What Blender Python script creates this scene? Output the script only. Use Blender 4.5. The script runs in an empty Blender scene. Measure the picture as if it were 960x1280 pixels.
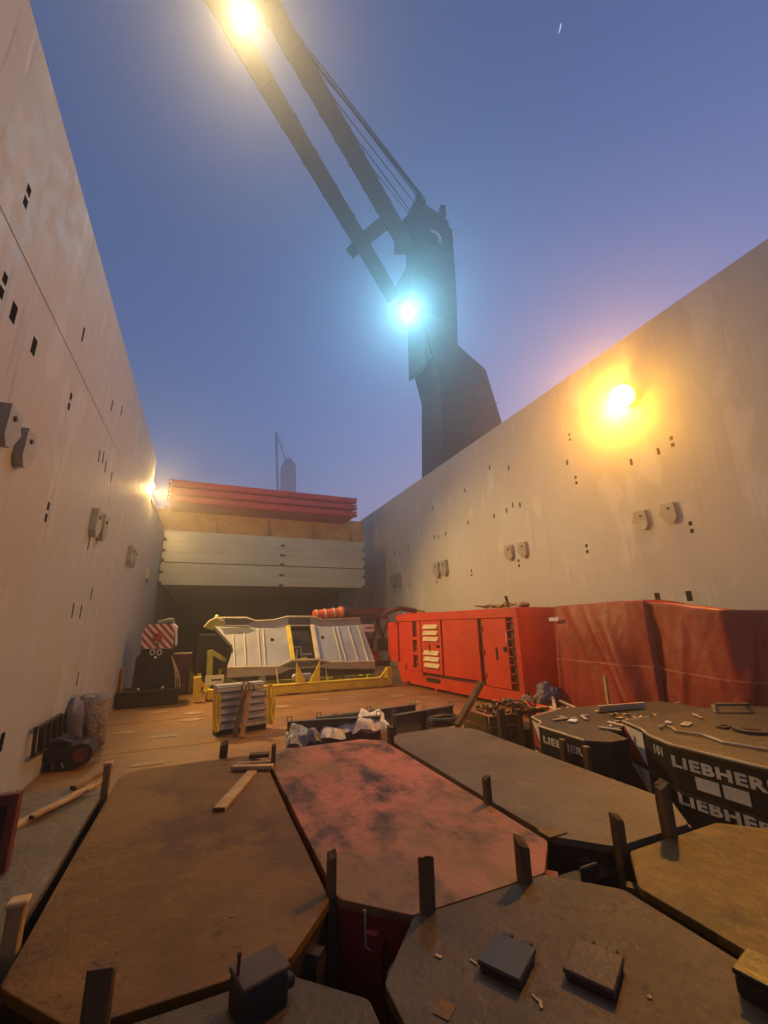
import bpy, bmesh, math, random
from mathutils import Vector, Matrix, noise
random.seed(7)
scene = bpy.context.scene
COL = scene.collection
R = math.radians

# ------------------------------------------------------------------ camera
EYE = Vector((0.0, 0.0, 2.5))
YAW, PITCH, ROLL = 0.407, 0.271, -0.0215
FPX, PW, PH = 512.0, 960.0, 1280.0
fwd = Vector((math.sin(YAW)*math.cos(PITCH), math.cos(YAW)*math.cos(PITCH), math.sin(PITCH)))
r0 = Vector((math.cos(YAW), -math.sin(YAW), 0)); u0 = r0.cross(fwd)
right = r0*math.cos(ROLL) + u0*math.sin(ROLL)
upv = -r0*math.sin(ROLL) + u0*math.cos(ROLL)
cam = bpy.data.cameras.new('camera')
cam.sensor_fit = 'HORIZONTAL'; cam.sensor_width = 36.0; cam.lens = FPX/PW*36.0
cam.clip_start = 0.05; cam.clip_end = 2000
cam_o = bpy.data.objects.new('camera', cam); COL.objects.link(cam_o)
m = Matrix((right, upv, -fwd)).transposed().to_4x4(); m.translation = EYE
cam_o.matrix_world = m
scene.camera = cam_o

# ------------------------------------------------------------------ world, sun, exposure
SUN_EL, SUN_ROT = R(3.4), R(60)
w = bpy.data.worlds.new('World'); scene.world = w; w.use_nodes = True
nt = w.node_tree; nt.nodes.clear()
sky = nt.nodes.new('ShaderNodeTexSky'); sky.sky_type = 'NISHITA'; sky.sun_disc = False
sky.sun_elevation = SUN_EL; sky.sun_rotation = SUN_ROT; sky.ozone_density = 4.5
sky.air_density = 1.2; sky.dust_density = 0.3
bg = nt.nodes.new('ShaderNodeBackground'); bg.inputs['Strength'].default_value = 0.15
wo = nt.nodes.new('ShaderNodeOutputWorld')
tint = nt.nodes.new('ShaderNodeMix'); tint.data_type = 'RGBA'; tint.blend_type = 'MULTIPLY'
tint.inputs[0].default_value = 1.0; tint.inputs[7].default_value = (1.86, .92, .86, 1)      # violet dusk air
nt.links.new(sky.outputs[0], tint.inputs[6]); nt.links.new(tint.outputs[2], bg.inputs[0]); nt.links.new(bg.outputs[0], wo.inputs[0])
sun = bpy.data.lights.new('sun', 'SUN'); sun.energy = 0.02; sun.angle = R(12); sun.color = (1, .93, .85)
sun_o = bpy.data.objects.new('sun', sun); COL.objects.link(sun_o)
sun_o.rotation_euler = (R(88), 0, R(180) - SUN_ROT)
vs = scene.view_settings
scene.display_settings.display_device = 'sRGB'
vs.view_transform = 'Standard'; vs.look = 'None'; vs.gamma = 1; vs.exposure = 1.5; vs.use_curve_mapping = False
cy = scene.cycles
cy.use_denoising = True; cy.denoiser = 'OPENIMAGEDENOISE'
cy.max_bounces = 6; cy.diffuse_bounces = 3; cy.glossy_bounces = 2; cy.transmission_bounces = 4
cy.volume_bounces = 1; cy.transparent_max_bounces = 6
cy.sample_clamp_indirect = 4.0; cy.caustics_reflective = False; cy.caustics_refractive = False
cy.use_light_tree = True

# beam power, beam cone, spill power
POWER = dict(jib=(1900, 105, 110), tower=(1500, 110, 450), wall=(1150, 122, 210), recess=(2300, 95, 300))
FOG = 0.0068

# ------------------------------------------------------------------ geometry helpers
def ray(px, py):
    return right*(px-PW/2) - upv*(py-PH/2) + fwd*FPX
def floor_at(px, py, z=0.0):
    d = ray(px, py); return EYE + d*((z-EYE.z)/d.z)
def wall_at(px, py, x):
    d = ray(px, py); return EYE + d*((x-EYE.x)/d.x)
def depth_at(px, py, y):
    d = ray(px, py); return EYE + d*((y-EYE.y)/d.y)
def dist_at(px, py, D):
    return EYE + ray(px, py).normalized()*D

ORIGIN = {}
def link(o, parent=None):
    COL.objects.link(o)
    if parent is not None: o.parent = parent
    return o
def tag(o, label, cat, group=None, kind=None):
    if label: o['label'] = label
    if cat: o['category'] = cat
    if group: o['group'] = group
    if kind: o['kind'] = kind
    return o
def thing(name, label, cat, loc=(0, 0, 0), group=None, rotz=0.0):
    o = bpy.data.objects.new(name, None); o.empty_display_size = .2
    o.location = loc; o.rotation_euler = (0, 0, rotz)
    ORIGIN[o] = Vector(loc) if rotz == 0 else Vector((0, 0, 0))
    COL.objects.link(o)
    return tag(o, label, cat, group)
def dup(root, loc, rotz=None, label=None):
    r = root.copy(); COL.objects.link(r); r.location = loc
    if rotz is not None: r.rotation_euler = (0, 0, rotz)
    if label: r['label'] = label
    for ch in list(root.children):
        c = ch.copy(); COL.objects.link(c); c.parent = r
        for g in list(ch.children):
            d = g.copy(); COL.objects.link(d); d.parent = c
    return r

def frame(p, xa, za):
    xa = Vector(xa).normalized(); za = Vector(za); za = (za - xa*za.dot(xa)).normalized()
    ya = za.cross(xa)
    mm = Matrix((xa, ya, za)).transposed().to_4x4(); mm.translation = Vector(p); return mm

class MB:
    def __init__(s): s.bm = bmesh.new()
    def _merge(s, b, mtx=None):
        if mtx is not None: bmesh.ops.transform(b, matrix=mtx, verts=b.verts)
        me = bpy.data.meshes.new('t'); b.to_mesh(me); b.free(); s.bm.from_mesh(me); bpy.data.meshes.remove(me)
    def box(s, c, size, bev=0.0, mtx=None, seg=1):
        b = bmesh.new(); bmesh.ops.create_cube(b, size=1.0)
        for v in b.verts: v.co = Vector((v.co.x*size[0], v.co.y*size[1], v.co.z*size[2]))
        if bev: bmesh.ops.bevel(b, geom=b.edges[:], offset=bev, segments=seg, affect='EDGES', profile=.6)
        for v in b.verts: v.co += Vector(c)
        s._merge(b, mtx); return s
    def b2(s, lo, hi, bev=0.0, mtx=None):
        lo = Vector(lo); hi = Vector(hi)
        return s.box((lo+hi)/2, hi-lo, bev, mtx)
    def beam(s, p0, p1, wd, ht, up=(0, 0, 1), bev=0.0):
        p0 = Vector(p0); p1 = Vector(p1); d = p1-p0
        if abs(d.normalized().dot(Vector(up))) > .98: up = (0, 1, 0)
        mm = frame((p0+p1)/2, d, up)
        return s.box((0, 0, 0), (d.length, wd, ht), bev, mm)
    def tube(s, pts, r, n=8, cap=True):
        pts = [Vector(p) for p in pts]; rings = []; b = s.bm
        side = None
        for i, p in enumerate(pts):
            t = (pts[min(i+1, len(pts)-1)] - pts[max(i-1, 0)]).normalized()
            if side is None:
                side = t.cross(Vector((0, 0, 1)))
                if side.length < .05: side = t.cross(Vector((0, 1, 0)))
            side = (side - t*side.dot(t)).normalized(); up = t.cross(side)
            rr = r[i] if isinstance(r, (list, tuple)) else r
            rings.append([b.verts.new(p + (side*math.cos(2*math.pi*k/n) + up*math.sin(2*math.pi*k/n))*rr) for k in range(n)])
        for a, c in zip(rings, rings[1:]):
            for k in range(n): b.faces.new((a[k], a[(k+1) % n], c[(k+1) % n], c[k]))
        if cap: b.faces.new(rings[0][::-1]); b.faces.new(rings[-1])
        return s
    def prism(s, poly, h0, h1, mtx=None, bev=0.0, top_only=True):
        """poly in local XY, extruded along local Z from h0 to h1"""
        b = bmesh.new()
        lo = [b.verts.new((x, y, h0)) for x, y in poly]; hi = [b.verts.new((x, y, h1)) for x, y in poly]
        n = len(poly)
        b.faces.new(lo[::-1]); b.faces.new(hi)
        for i in range(n): b.faces.new((lo[i], lo[(i+1) % n], hi[(i+1) % n], hi[i]))
        bmesh.ops.recalc_face_normals(b, faces=b.faces)
        if bev:
            es = [e for e in b.edges if not top_only or (e.verts[0].co.z == h1 and e.verts[1].co.z == h1)]
            bmesh.ops.bevel(b, geom=es, offset=bev, segments=2, affect='EDGES', profile=.5)
        s._merge(b, mtx); return s
    def poly(s, pts):
        s.bm.faces.new([s.bm.verts.new(Vector(p)) for p in pts]); return s
    def slab(s, pts, n, t):
        """planar polygon of 3-D points thickened by t along n"""
        pts = [Vector(p) for p in pts]; n = Vector(n).normalized()*t; b = bmesh.new()
        a = [b.verts.new(p) for p in pts]; c = [b.verts.new(p+n) for p in pts]; k = len(pts)
        b.faces.new(a); b.faces.new(c[::-1])
        for i in range(k): b.faces.new((a[i], c[i], c[(i+1) % k], a[(i+1) % k]))
        bmesh.ops.recalc_face_normals(b, faces=b.faces); s._merge(b); return s
    def sphere(s, c, r, u=14, v=8, scale=(1, 1, 1)):
        b = bmesh.new(); bmesh.ops.create_uvsphere(b, u_segments=u, v_segments=v, radius=r)
        for q in b.verts: q.co = Vector((q.co.x*scale[0], q.co.y*scale[1], q.co.z*scale[2])) + Vector(c)
        s._merge(b); return s
    def build(s, name, mat, parent=None, smooth=False, off=True):
        if parent is not None and off:
            o0 = ORIGIN.get(parent, Vector((0, 0, 0)))
            bmesh.ops.translate(s.bm, vec=-o0, verts=s.bm.verts)
        bmesh.ops.recalc_face_normals(s.bm, faces=s.bm.faces)
        me = bpy.data.meshes.new(name); s.bm.to_mesh(me); s.bm.free()
        if smooth:
            for p in me.polygons: p.use_smooth = True
        me.materials.append(mat)
        o = bpy.data.objects.new(name, me); link(o, parent)
        if parent is not None and off: ORIGIN[o] = ORIGIN.get(parent, Vector((0, 0, 0)))
        return o
def copy_part(o, parent, dloc):
    c = o.copy(); COL.objects.link(c); c.parent = parent; c.location = dloc; return c

# ------------------------------------------------------------------ materials
def mat(name, c1, c2=None, c3=None, scale=2.0, scale3=7.0, amt3=.5, rough=.6, metal=0.0, bump=.15, bscale=25.0,
        stretch=(1, 1, 1), lo=.38, hi=.62, spec=.5, bdist=.02, rvar=.15, scuff=None, rust=None, dent=0.0, soft3=.12):
    M = bpy.data.materials.new(name); M.use_nodes = True
    n = M.node_tree; bs = n.nodes['Principled BSDF']; L = n.links.new
    tc = n.nodes.new('ShaderNodeTexCoord'); oi = n.nodes.new('ShaderNodeObjectInfo')
    ad = n.nodes.new('ShaderNodeVectorMath'); ad.operation = 'MULTIPLY_ADD'
    cb = n.nodes.new('ShaderNodeCombineXYZ')
    for i in range(3): L(oi.outputs['Random'], cb.inputs[i])
    ad.inputs[1].default_value = (13, 17, 11)
    L(cb.outputs[0], ad.inputs[0]); L(tc.outputs['Object'], ad.inputs[2])
    mp = n.nodes.new('ShaderNodeMapping'); mp.inputs['Scale'].default_value = stretch
    L(ad.outputs[0], mp.inputs['Vector'])
    def nz(sc, det=6, ro=.6):
        t = n.nodes.new('ShaderNodeTexNoise'); t.inputs['Scale'].default_value = sc
        t.inputs['Detail'].default_value = det; t.inputs['Roughness'].default_value = ro
        L(mp.outputs[0], t.inputs['Vector']); return t
    def ramp(src, a, b):
        r = n.nodes.new('ShaderNodeMapRange'); r.inputs[1].default_value = a; r.inputs[2].default_value = b
        r.interpolation_type = 'SMOOTHSTEP'; L(src, r.inputs[0]); return r.outputs[0]
    def mix(f, a, b):
        x = n.nodes.new('ShaderNodeMix'); x.data_type = 'RGBA'
        L(f, x.inputs[0])
        for k, v in ((6, a), (7, b)):
            if isinstance(v, (tuple, list)): x.inputs[k].default_value = (*v[:3], 1)
            else: L(v, x.inputs[k])
        return x.outputs[2]
    c2 = c2 or tuple(v*.75 for v in c1)
    n1 = nz(scale); f1 = ramp(n1.outputs[0], lo, hi)
    col = mix(f1, c1, c2)
    if c3:
        n3 = nz(scale3, 8, .68); f3 = ramp(n3.outputs[0], 1-amt3, min(1.0, 1-amt3+soft3))
        col = mix(f3, col, c3)
    if scuff:                                  # thin pale drag marks and dusty specks
        m2 = n.nodes.new('ShaderNodeMapping'); m2.inputs['Scale'].default_value = (5.0, 1.1, 1); m2.inputs['Rotation'].default_value = (0, 0, .6)
        L(ad.outputs[0], m2.inputs['Vector']); t = n.nodes.new('ShaderNodeTexNoise'); t.inputs['Scale'].default_value = 2.2; t.inputs['Detail'].default_value = 9; t.inputs['Roughness'].default_value = .72
        L(m2.outputs[0], t.inputs['Vector']); f = ramp(t.outputs[0], .62, .72); col = mix(f, col, scuff)
        t2 = nz(38, 3, .5); f2 = ramp(t2.outputs[0], .70, .76); col = mix(f2, col, scuff)
    if rust:
        t = nz(.9, 7, .65); f = ramp(t.outputs[0], .54, .66); col = mix(f, col, rust)
    L(col, bs.inputs['Base Color'])
    bs.inputs['Metallic'].default_value = metal
    bs.inputs['Specular IOR Level'].default_value = spec
    rr = n.nodes.new('ShaderNodeMapRange'); rr.inputs[3].default_value = max(.05, rough-rvar); rr.inputs[4].default_value = min(1, rough+rvar)
    nb = nz(bscale, 5, .6); L(nb.outputs[0], rr.inputs[0]); L(rr.outputs[0], bs.inputs['Roughness'])
    if bump:
        bp = n.nodes.new('ShaderNodeBump'); bp.inputs['Strength'].default_value = bump; bp.inputs['Distance'].default_value = bdist
        L(nb.outputs[0], bp.inputs['Height']); L(bp.outputs[0], bs.inputs['Normal'])
        if dent:
            b0 = n.nodes.new('ShaderNodeBump'); b0.inputs['Strength'].default_value = dent; b0.inputs['Distance'].default_value = .05
            L(nz(3.2, 4, .55).outputs[0], b0.inputs['Height']); L(b0.outputs[0], bp.inputs['Normal'])
    M['_'] = 1
    return M
def emit(name, col, st):
    M = bpy.data.materials.new(name); M.use_nodes = True; n = M.node_tree; bs = n.nodes['Principled BSDF']
    bs.inputs['Base Color'].default_value = (*col, 1); bs.inputs['Emission Color'].default_value = (*col, 1)
    bs.inputs['Emission Strength'].default_value = st
    M.cycles.emission_sampling = 'NONE'
    return M

def wall_material(name, base, warm, k_=1.0):
    """pale hold paint: soft vertical streaks, patched paint, thin rust weeps, slightly buckled plating"""
    M = bpy.data.materials.new(name); M.use_nodes = True
    n = M.node_tree; bs = n.nodes['Principled BSDF']; L = n.links.new
    tc = n.nodes.new('ShaderNodeTexCoord')
    def mapped(sx, sy, sz):
        mp = n.nodes.new('ShaderNodeMapping'); mp.inputs['Scale'].default_value = (sx, sy, sz); L(tc.outputs['Object'], mp.inputs[0]); return mp.outputs[0]
    def nz(v, sc, det=6, ro=.6):
        t = n.nodes.new('ShaderNodeTexNoise'); t.inputs['Scale'].default_value = sc; t.inputs['Detail'].default_value = det
        t.inputs['Roughness'].default_value = ro; L(v, t.inputs['Vector']); return t.outputs[0]
    def ramp(src, a, b, o0=0, o1=1):
        r = n.nodes.new('ShaderNodeMapRange'); r.interpolation_type = 'SMOOTHSTEP'
        for i, v in ((1, a), (2, b), (3, o0), (4, o1)): r.inputs[i].default_value = v
        L(src, r.inputs[0]); return r.outputs[0]
    def mix(f, a, b):
        x = n.nodes.new('ShaderNodeMix'); x.data_type = 'RGBA'; L(f, x.inputs[0])
        for k, v in ((6, a), (7, b)):
            if isinstance(v, (tuple, list)): x.inputs[k].default_value = (*v[:3], 1)
            else: L(v, x.inputs[k])
        return x.outputs[2]
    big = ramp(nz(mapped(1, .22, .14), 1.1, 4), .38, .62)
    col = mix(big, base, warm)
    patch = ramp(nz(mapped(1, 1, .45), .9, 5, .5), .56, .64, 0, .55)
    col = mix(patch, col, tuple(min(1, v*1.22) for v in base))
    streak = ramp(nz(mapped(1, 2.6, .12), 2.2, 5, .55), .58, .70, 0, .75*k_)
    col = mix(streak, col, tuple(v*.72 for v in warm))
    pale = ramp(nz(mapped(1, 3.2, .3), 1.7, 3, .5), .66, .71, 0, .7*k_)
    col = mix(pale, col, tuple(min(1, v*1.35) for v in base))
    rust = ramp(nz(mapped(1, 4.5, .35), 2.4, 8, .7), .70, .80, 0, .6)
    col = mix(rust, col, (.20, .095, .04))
    L(col, bs.inputs['Base Color'])
    L(ramp(nz(mapped(1, 1, 1), 3, 6), .3, .7, .50, .72), bs.inputs['Roughness'])
    b1 = n.nodes.new('ShaderNodeBump'); b1.inputs['Strength'].default_value = .22; b1.inputs['Distance'].default_value = .10
    L(nz(mapped(1, .8, .35), .55, 2, .4), b1.inputs['Height'])
    b2 = n.nodes.new('ShaderNodeBump'); b2.inputs['Strength'].default_value = .12; b2.inputs['Distance'].default_value = .02
    L(nz(mapped(1, 1, 1), 22, 5), b2.inputs['Height']); L(b1.outputs[0], b2.inputs['Normal']); L(b2.outputs[0], bs.inputs['Normal'])
    return M

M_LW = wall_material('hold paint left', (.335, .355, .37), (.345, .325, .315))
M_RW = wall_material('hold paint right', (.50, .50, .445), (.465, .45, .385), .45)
M_FLOOR = mat('floor steel', (.27, .125, .028), (.20, .088, .018), (.11, .05, .015), scale=.7, scale3=2.2, amt3=.40, rough=.5, bump=.6, bscale=14, scuff=(.36, .22, .09), rust=(.19, .085, .022), dent=.35)
M_PAD = mat('pad paint', (.36, .25, .12), (.25, .16, .07), (.20, .10, .035), scale=4, scale3=9, amt3=.45, rough=.55)
M_RUSTY = mat('rusty slab', (.180, .082, .012), (.118, .050, .007), (.058, .026, .007), scale=1.3, scale3=4.5, amt3=.42, rough=.55, bump=.6, bscale=18, spec=.22, scuff=(.20, .105, .035), rust=(.085, .030, .008), dent=.35)
M_RED = mat('red slab', (.43, .140, .080), (.27, .125, .05), (.045, .028, .012), scale=.9, scale3=1.7, amt3=.56, stretch=(1.25, .8, 1), rough=.5, bump=.6, bscale=16, spec=.22, scuff=(.42, .20, .11), rust=(.20, .10, .03), dent=.35, soft3=.24)
M_GREYB = mat('grey brown slab', (.135, .104, .066), (.100, .075, .047), (.19, .148, .095), scale=1.1, scale3=3.0, amt3=.40, rough=.5, bump=.6, bscale=18, spec=.22, scuff=(.26, .20, .135), rust=(.14, .075, .03), dent=.35)
M_OCHRE = mat('ochre slab', (.145, .084, .022), (.08, .045, .015), (.05, .033, .016), scale=1.8, scale3=2.0, amt3=.48, rough=.55, bump=.6, bscale=9, spec=.22, scuff=(.27, .17, .065), rust=(.10, .05, .012), dent=.35)
M_DARKS = mat('dark slab', (.092, .060, .034), (.066, .042, .023), (.044, .027, .014), scale=1.6, scale3=5, amt3=.42, rough=.55, bump=.6, bscale=20, spec=.22, scuff=(.20, .135, .08), rust=(.10, .048, .018), dent=.35)
M_SIDE = mat('dark slab side', (.045, .028, .017), (.03, .02, .012), rough=.6, spec=.2)
M_REDSIDE = mat('red slab side', (.22, .018, .015), (.12, .012, .01), rough=.5)
M_BLACK = mat('black paint', (.02, .019, .018), (.03, .026, .022), (.07, .04, .02), scale=3, scale3=9, amt3=.34, rough=.45, bump=.1, spec=.22)
M_BLACK2 = mat('black gear', (.022, .021, .02), (.04, .035, .03), rough=.4, bump=.2, spec=.22)
M_LIEB = mat('slab top grey', (.042, .038, .033), (.058, .050, .040), (.13, .10, .06), scale=1.5, scale3=3.5, amt3=.38, rough=.38, bump=.6, bscale=20, spec=.22, scuff=(.20, .17, .12), rust=(.07, .048, .026), dent=.35)
M_EDGE = mat('worn edge', (.52, .43, .28), (.34, .26, .16), rough=.45)
M_WHITE = mat('white paint', (.74, .73, .70), (.62, .60, .56), rough=.5, bump=.05)
M_WORNW = mat('worn white lettering', (.62, .60, .56), (.50, .47, .42), (.03, .025, .02), scale=4, scale3=12, amt3=.36, rough=.5, bump=.05)
M_SREDP = mat('stripe red', (.34, .035, .025), (.25, .025, .02), rough=.5, bump=.05)
M_WOOD = mat('timber', (.32, .19, .07), (.22, .12, .045), (.12, .065, .028), scale=2.5, scale3=6, amt3=.4, rough=.7, bump=.5, bscale=20, stretch=(3, 3, .4))
M_WOODP = mat('plank wood', (.50, .32, .13), (.37, .21, .08), (.20, .11, .05), scale=4, scale3=9, amt3=.4, rough=.65, bump=.4, bscale=25)
M_WOODD = mat('dark timber', (.125, .078, .034), (.08, .048, .022), (.045, .028, .016), scale=2.5, scale3=6, amt3=.45, rough=.75, bump=.5, bscale=20, stretch=(3, 3, .4), spec=.22)
M_CONT = mat('container red', (.62, .052, .014), (.52, .04, .012), (.40, .055, .02), scale=.9, scale3=3, amt3=.36, rough=.38, bump=.05, bscale=8)
M_CONTD = mat('container recess', (.10, .014, .008), (.07, .01, .006), rough=.6)
M_LOUV = mat('louver', (.66, .55, .32), (.56, .45, .26), rough=.5, bump=.05)
M_TARP = mat('red tarpaulin', (.32, .026, .010), (.25, .020, .008), (.21, .024, .011), scale=.8, scale3=2.5, amt3=.40, rough=.5, bump=.3, bscale=3.5, bdist=.06)
M_TARPS = mat('tarp seam', (.52, .16, .09), (.42, .10, .06), rough=.5)
M_HGREY = mat('panel grey', (.36, .40, .36), (.31, .34, .30), (.27, .26, .20), scale=.6, scale3=2.5, amt3=.34, rough=.36, bump=.06, bscale=2, stretch=(.5, 1, 1.2), bdist=.04)
M_HRED = mat('hatch red', (.44, .032, .030), (.36, .026, .026), (.22, .04, .03), scale=.8, scale3=3, amt3=.36, rough=.42, bump=.08)
M_COAM = mat('coaming lamplight tint', (.58, .36, .13), (.46, .27, .09), rough=.5, bump=.2, bscale=2, bdist=.1)  # orange lamplight on the coaming is mixed into this base colour
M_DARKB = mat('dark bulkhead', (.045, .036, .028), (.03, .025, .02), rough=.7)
M_CRANE = mat('crane paint', (.07, .055, .05), (.055, .043, .04), rough=.6, bump=.1, bscale=2)
M_CABLE = mat('cable', (.03, .03, .035), rough=.6)
M_YEL = mat('yellow paint', (.78, .64, .04), (.64, .50, .03), (.25, .16, .04), scale=2, scale3=7, amt3=.36, rough=.45, bump=.1)
M_YELG = mat('yellow green paint', (.52, .56, .07), (.42, .44, .06), rough=.5)
M_STEEL = mat('grey steel panel', (.42, .42, .41), (.36, .355, .34), (.30, .27, .22), scale=1.2, scale3=3, amt3=.38, rough=.36, metal=.25, bump=.06, bscale=6)
M_STEELE = mat('panel edge', (.70, .63, .45), (.58, .5, .34), rough=.4)
M_GALV = mat('galvanised', (.46, .46, .45), (.36, .36, .35), rough=.4, metal=.15, bump=.1)
M_CHAN = mat('dark channel', (.10, .105, .10), (.07, .072, .07), (.15, .12, .08), scale3=6, amt3=.36, rough=.45)
M_ROPE = mat('yellow sling', (.68, .52, .03), (.52, .36, .02), rough=.8, bump=.5, bscale=40)
M_SHEET = mat('white sheet', (.72, .71, .68), (.6, .59, .56), rough=.6, bump=.7, bscale=5, bdist=.06)
M_CHAIN = mat('rusty chain', (.15, .10, .06), (.24, .16, .08), rough=.5, metal=.4)
M_ORANGE = mat('orange cylinder', (.70, .10, .02), (.6, .08, .02), rough=.4)
M_DKRED = mat('dark red steel', (.13, .022, .018), (.09, .018, .014), rough=.5)
M_WRAP = mat('clear wrap', (.22, .185, .155), (.14, .115, .10), (.62, .56, .47), scale=2, scale3=5, amt3=.42, rough=.16, bump=1.0, bscale=7, bdist=.10, rvar=.1)
M_CLOTH = mat('grey cover', (.20, .17, .18), (.15, .13, .14), rough=.7, bump=.5, bscale=6, bdist=.05)
M_GBAG = mat('grey bag', (.24, .24, .23), (.17, .17, .165), (.55, .55, .53), scale3=8, amt3=.42, rough=.25, bump=1.0, bscale=9, bdist=.06)
M_WATER = mat('dark water', (.02, .03, .04), rough=.2)
M_DECK = mat('ship deck', (.18, .07, .05), (.14, .06, .04), rough=.6)

# ------------------------------------------------------------------ setting: floor, walls, bulkhead
LX, RX = -2.55, 11.6
LT, RT = 9.75, 11.22
fl = MB().b2((-4.5, -8, -.3), (12.2, 40, 0)).build('floor', M_FLOOR); fl['kind'] = 'structure'; ORIGIN[fl] = Vector((0, 0, 0))
pads = [(6.79, 13.4), (3.98, 12.5), (8.0, 13.1), (6.8, 14.9), (1.9, 13.1), (-1.1, 15.9), (-.1, 14.15), (-.66, 12.4), (-.77, 10.1),
        (-.09, 15.2), (5.2, 13.8), (4.1, 15.6), (2.6, 14.9), (6.2, 12.0), (.6, 9.0), (2.4, 11.7), (5.3, 15.6), (-1.6, 13.3), (1.0, 16.0)]
for k in range(7):
    MB().b2((-2.5, 7.9+k*3.3, .0015), (11.5, 7.925+k*3.3, .007)).build('weld_seam', M_FLOOR, fl)
for x in (.4, 4.9, 8.1): MB().b2((x, 7.5, .0012), (x+.022, 37.9, .0062)).build('weld_seam', M_FLOOR, fl)
for i, (x, y) in enumerate(pads):
    q = MB()
    if i % 3 == 0:
        q.prism([(x+.30*math.cos(a*math.pi/8), y+.22*math.sin(a*math.pi/8)) for a in range(16)], .002, .012)
    else: q.b2((x-.28, y-.10-.04*(i % 2), .002), (x+.28, y+.10+.04*(i % 2), .010))
    q.build('socket_pad', M_PAD, fl)
wat = MB().b2((-400, -400, -9), (500, 600, -8.6)).build('water', M_WATER); wat['kind'] = 'structure'
dk = MB().b2((12.6, -30, 9.2), (34, 150, 9.6)).build('deck', M_DECK); dk['kind'] = 'structure'
dk2 = MB().b2((-14, -30, 7.4), (-4.9, 150, 7.8)).build('deck', M_DECK); dk2['kind'] = 'structure'

def wall_skin(X, inward, y0, y1, z0, z1, holes, extra_y=(), depth=.22):
    """vertical wall skin with real rectangular holes, each with a recessed dark pocket"""
    ys = sorted({y0, y1, *[h[0] for h in holes], *[h[1] for h in holes], *extra_y})
    zs = sorted({z0, z1, *[h[2] for h in holes], *[h[3] for h in holes]})
    b = MB(); bm = b.bm; V = {}
    def v(i, j):
        if (i, j) not in V: V[(i, j)] = bm.verts.new((X, ys[i], zs[j]))
        return V[(i, j)]
    for i in range(len(ys)-1):
        for j in range(len(zs)-1):
            cyy = (ys[i]+ys[i+1])/2; czz = (zs[j]+zs[j+1])/2
            if any(h[0] < cyy < h[1] and h[2] < czz < h[3] for h in holes): continue
            bm.faces.new((v(i, j), v(i+1, j), v(i+1, j+1), v(i, j+1)))
    o = X - inward*.35      # the wall's thickness behind the skin
    for (a, c) in (((y0, z1), (y1, z1)), ((y0, z0), (y0, z1)), ((y1, z0), (y1, z1)), ((y0, z0), (y1, z0))):
        bm.faces.new([bm.verts.new(p) for p in ((X, *a), (X, *c), (o, *c), (o, *a))])
    bm.faces.new([bm.verts.new(p) for p in ((o, y0, z0), (o, y1, z0), (o, y1, z1), (o, y0, z1))])
    return b
def pocket(X, inward, h, depth=.2):
    b = MB(); bm = b.bm; e = .004
    y0, y1, z0, z1 = h[0]-e, h[1]+e, h[2]-e, h[3]+e; xi = X-inward*.003; xo = X-inward*depth
    f = [(xi, y0, z0), (xi, y1, z0), (xi, y1, z1), (xi, y0, z1)]; g = [(xo, p[1], p[2]) for p in f]
    for i in range(4):
        k = (i+1) % 4; bm.faces.new([bm.verts.new(p) for p in (f[i], f[k], g[k], g[i])])
    bm.faces.new([bm.verts.new(p) for p in g]); return b
def holes_from(px_list, X, single=(.085, .30), pair=(.11, .14)):
    hs = []
    for px, py, kind in px_list:
        p = wall_at(px, py, X)
        if kind == 's': hs.append((p.y-single[0]/2, p.y+single[0]/2, p.z-single[1]/2, p.z+single[1]/2))
        elif kind == 'b': hs.append((p.y-.075, p.y+.075, p.z-.13, p.z+.13))
        else:
            for dz in (.10, -.10): hs.append((p.y-pair[0]/2, p.y+pair[0]/2, p.z+dz-pair[1]/2, p.z+dz+pair[1]/2))
    return hs
def bracket(X, inward, px, py, s, parent):
    p = wall_at(px, py, X); b = MB()
    poly = [(-.22, .30), (.20, .30), (.23, .05), (.30, -.02), (.06, -.34), (-.12, -.38), (-.24, -.22)]
    mm = Matrix(((0, 0, inward, p.x-inward*.01), (s, 0, 0, p.y), (0, s, 0, p.z), (0, 0, 0, 1)))
    b.prism(poly, 0, .16*s, mm, bev=.02)
    o = b.build('lashing_bracket', M_GALVP if inward > 0 else M_RWB, parent)
    c = MB(); c.tube([(p.x+inward*.10*s, p.y-.05*s, p.z+.12*s), (p.x+inward*.175*s, p.y-.05*s, p.z+.12*s)], .045*s, 8)
    c.build('bolt_hole', M_BLACK, o)
M_GALVP = mat('bracket paint grey', (.30, .30, .27), (.24, .24, .21), rough=.5)
M_RWB = mat('bracket paint tan', (.34, .31, .25), (.28, .25, .19), rough=.5)

# left wall
lw = thing('hold_wall', 'tall pale pinkish grey steel wall on the left with dark slots and brackets', 'wall', (LX, 0, 0))
Lpx = [(34, 245.5, 'p'), (4, 357, 'p'), (17, 391, 'b'), (42.5, 433, 'b'), (104, 418, 's'), (87.5, 502, 'p'), (140, 507, 's'), (152, 513, 's'),
       (124, 570, 's'), (129, 572, 's'), (132, 583, 's'), (139, 597, 's'), (59, 640, 'p'), (111, 679, 's'), (114.5, 742, 's'),
       (91, 763, 's'), (101, 764.5, 's'), (97, 849, 's'), (2, 928, 'b')]
hl = holes_from(Lpx, LX)
YB = 19.3
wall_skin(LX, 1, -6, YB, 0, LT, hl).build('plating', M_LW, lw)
for h in hl: pocket(LX, 1, h).build('lashing_slot', M_BLACK, lw)
q = MB(); q.b2((LX-.35, YB+.004, 0), (LX, 38, 7.92), .01); q.build('lower_plating', M_LW, lw)
q = MB(); q.b2((LX-.40, YB+.006, 7.925), (LX+.05, 26, 8.02), .01); q.build('ledge', M_LW, lw)
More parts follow.
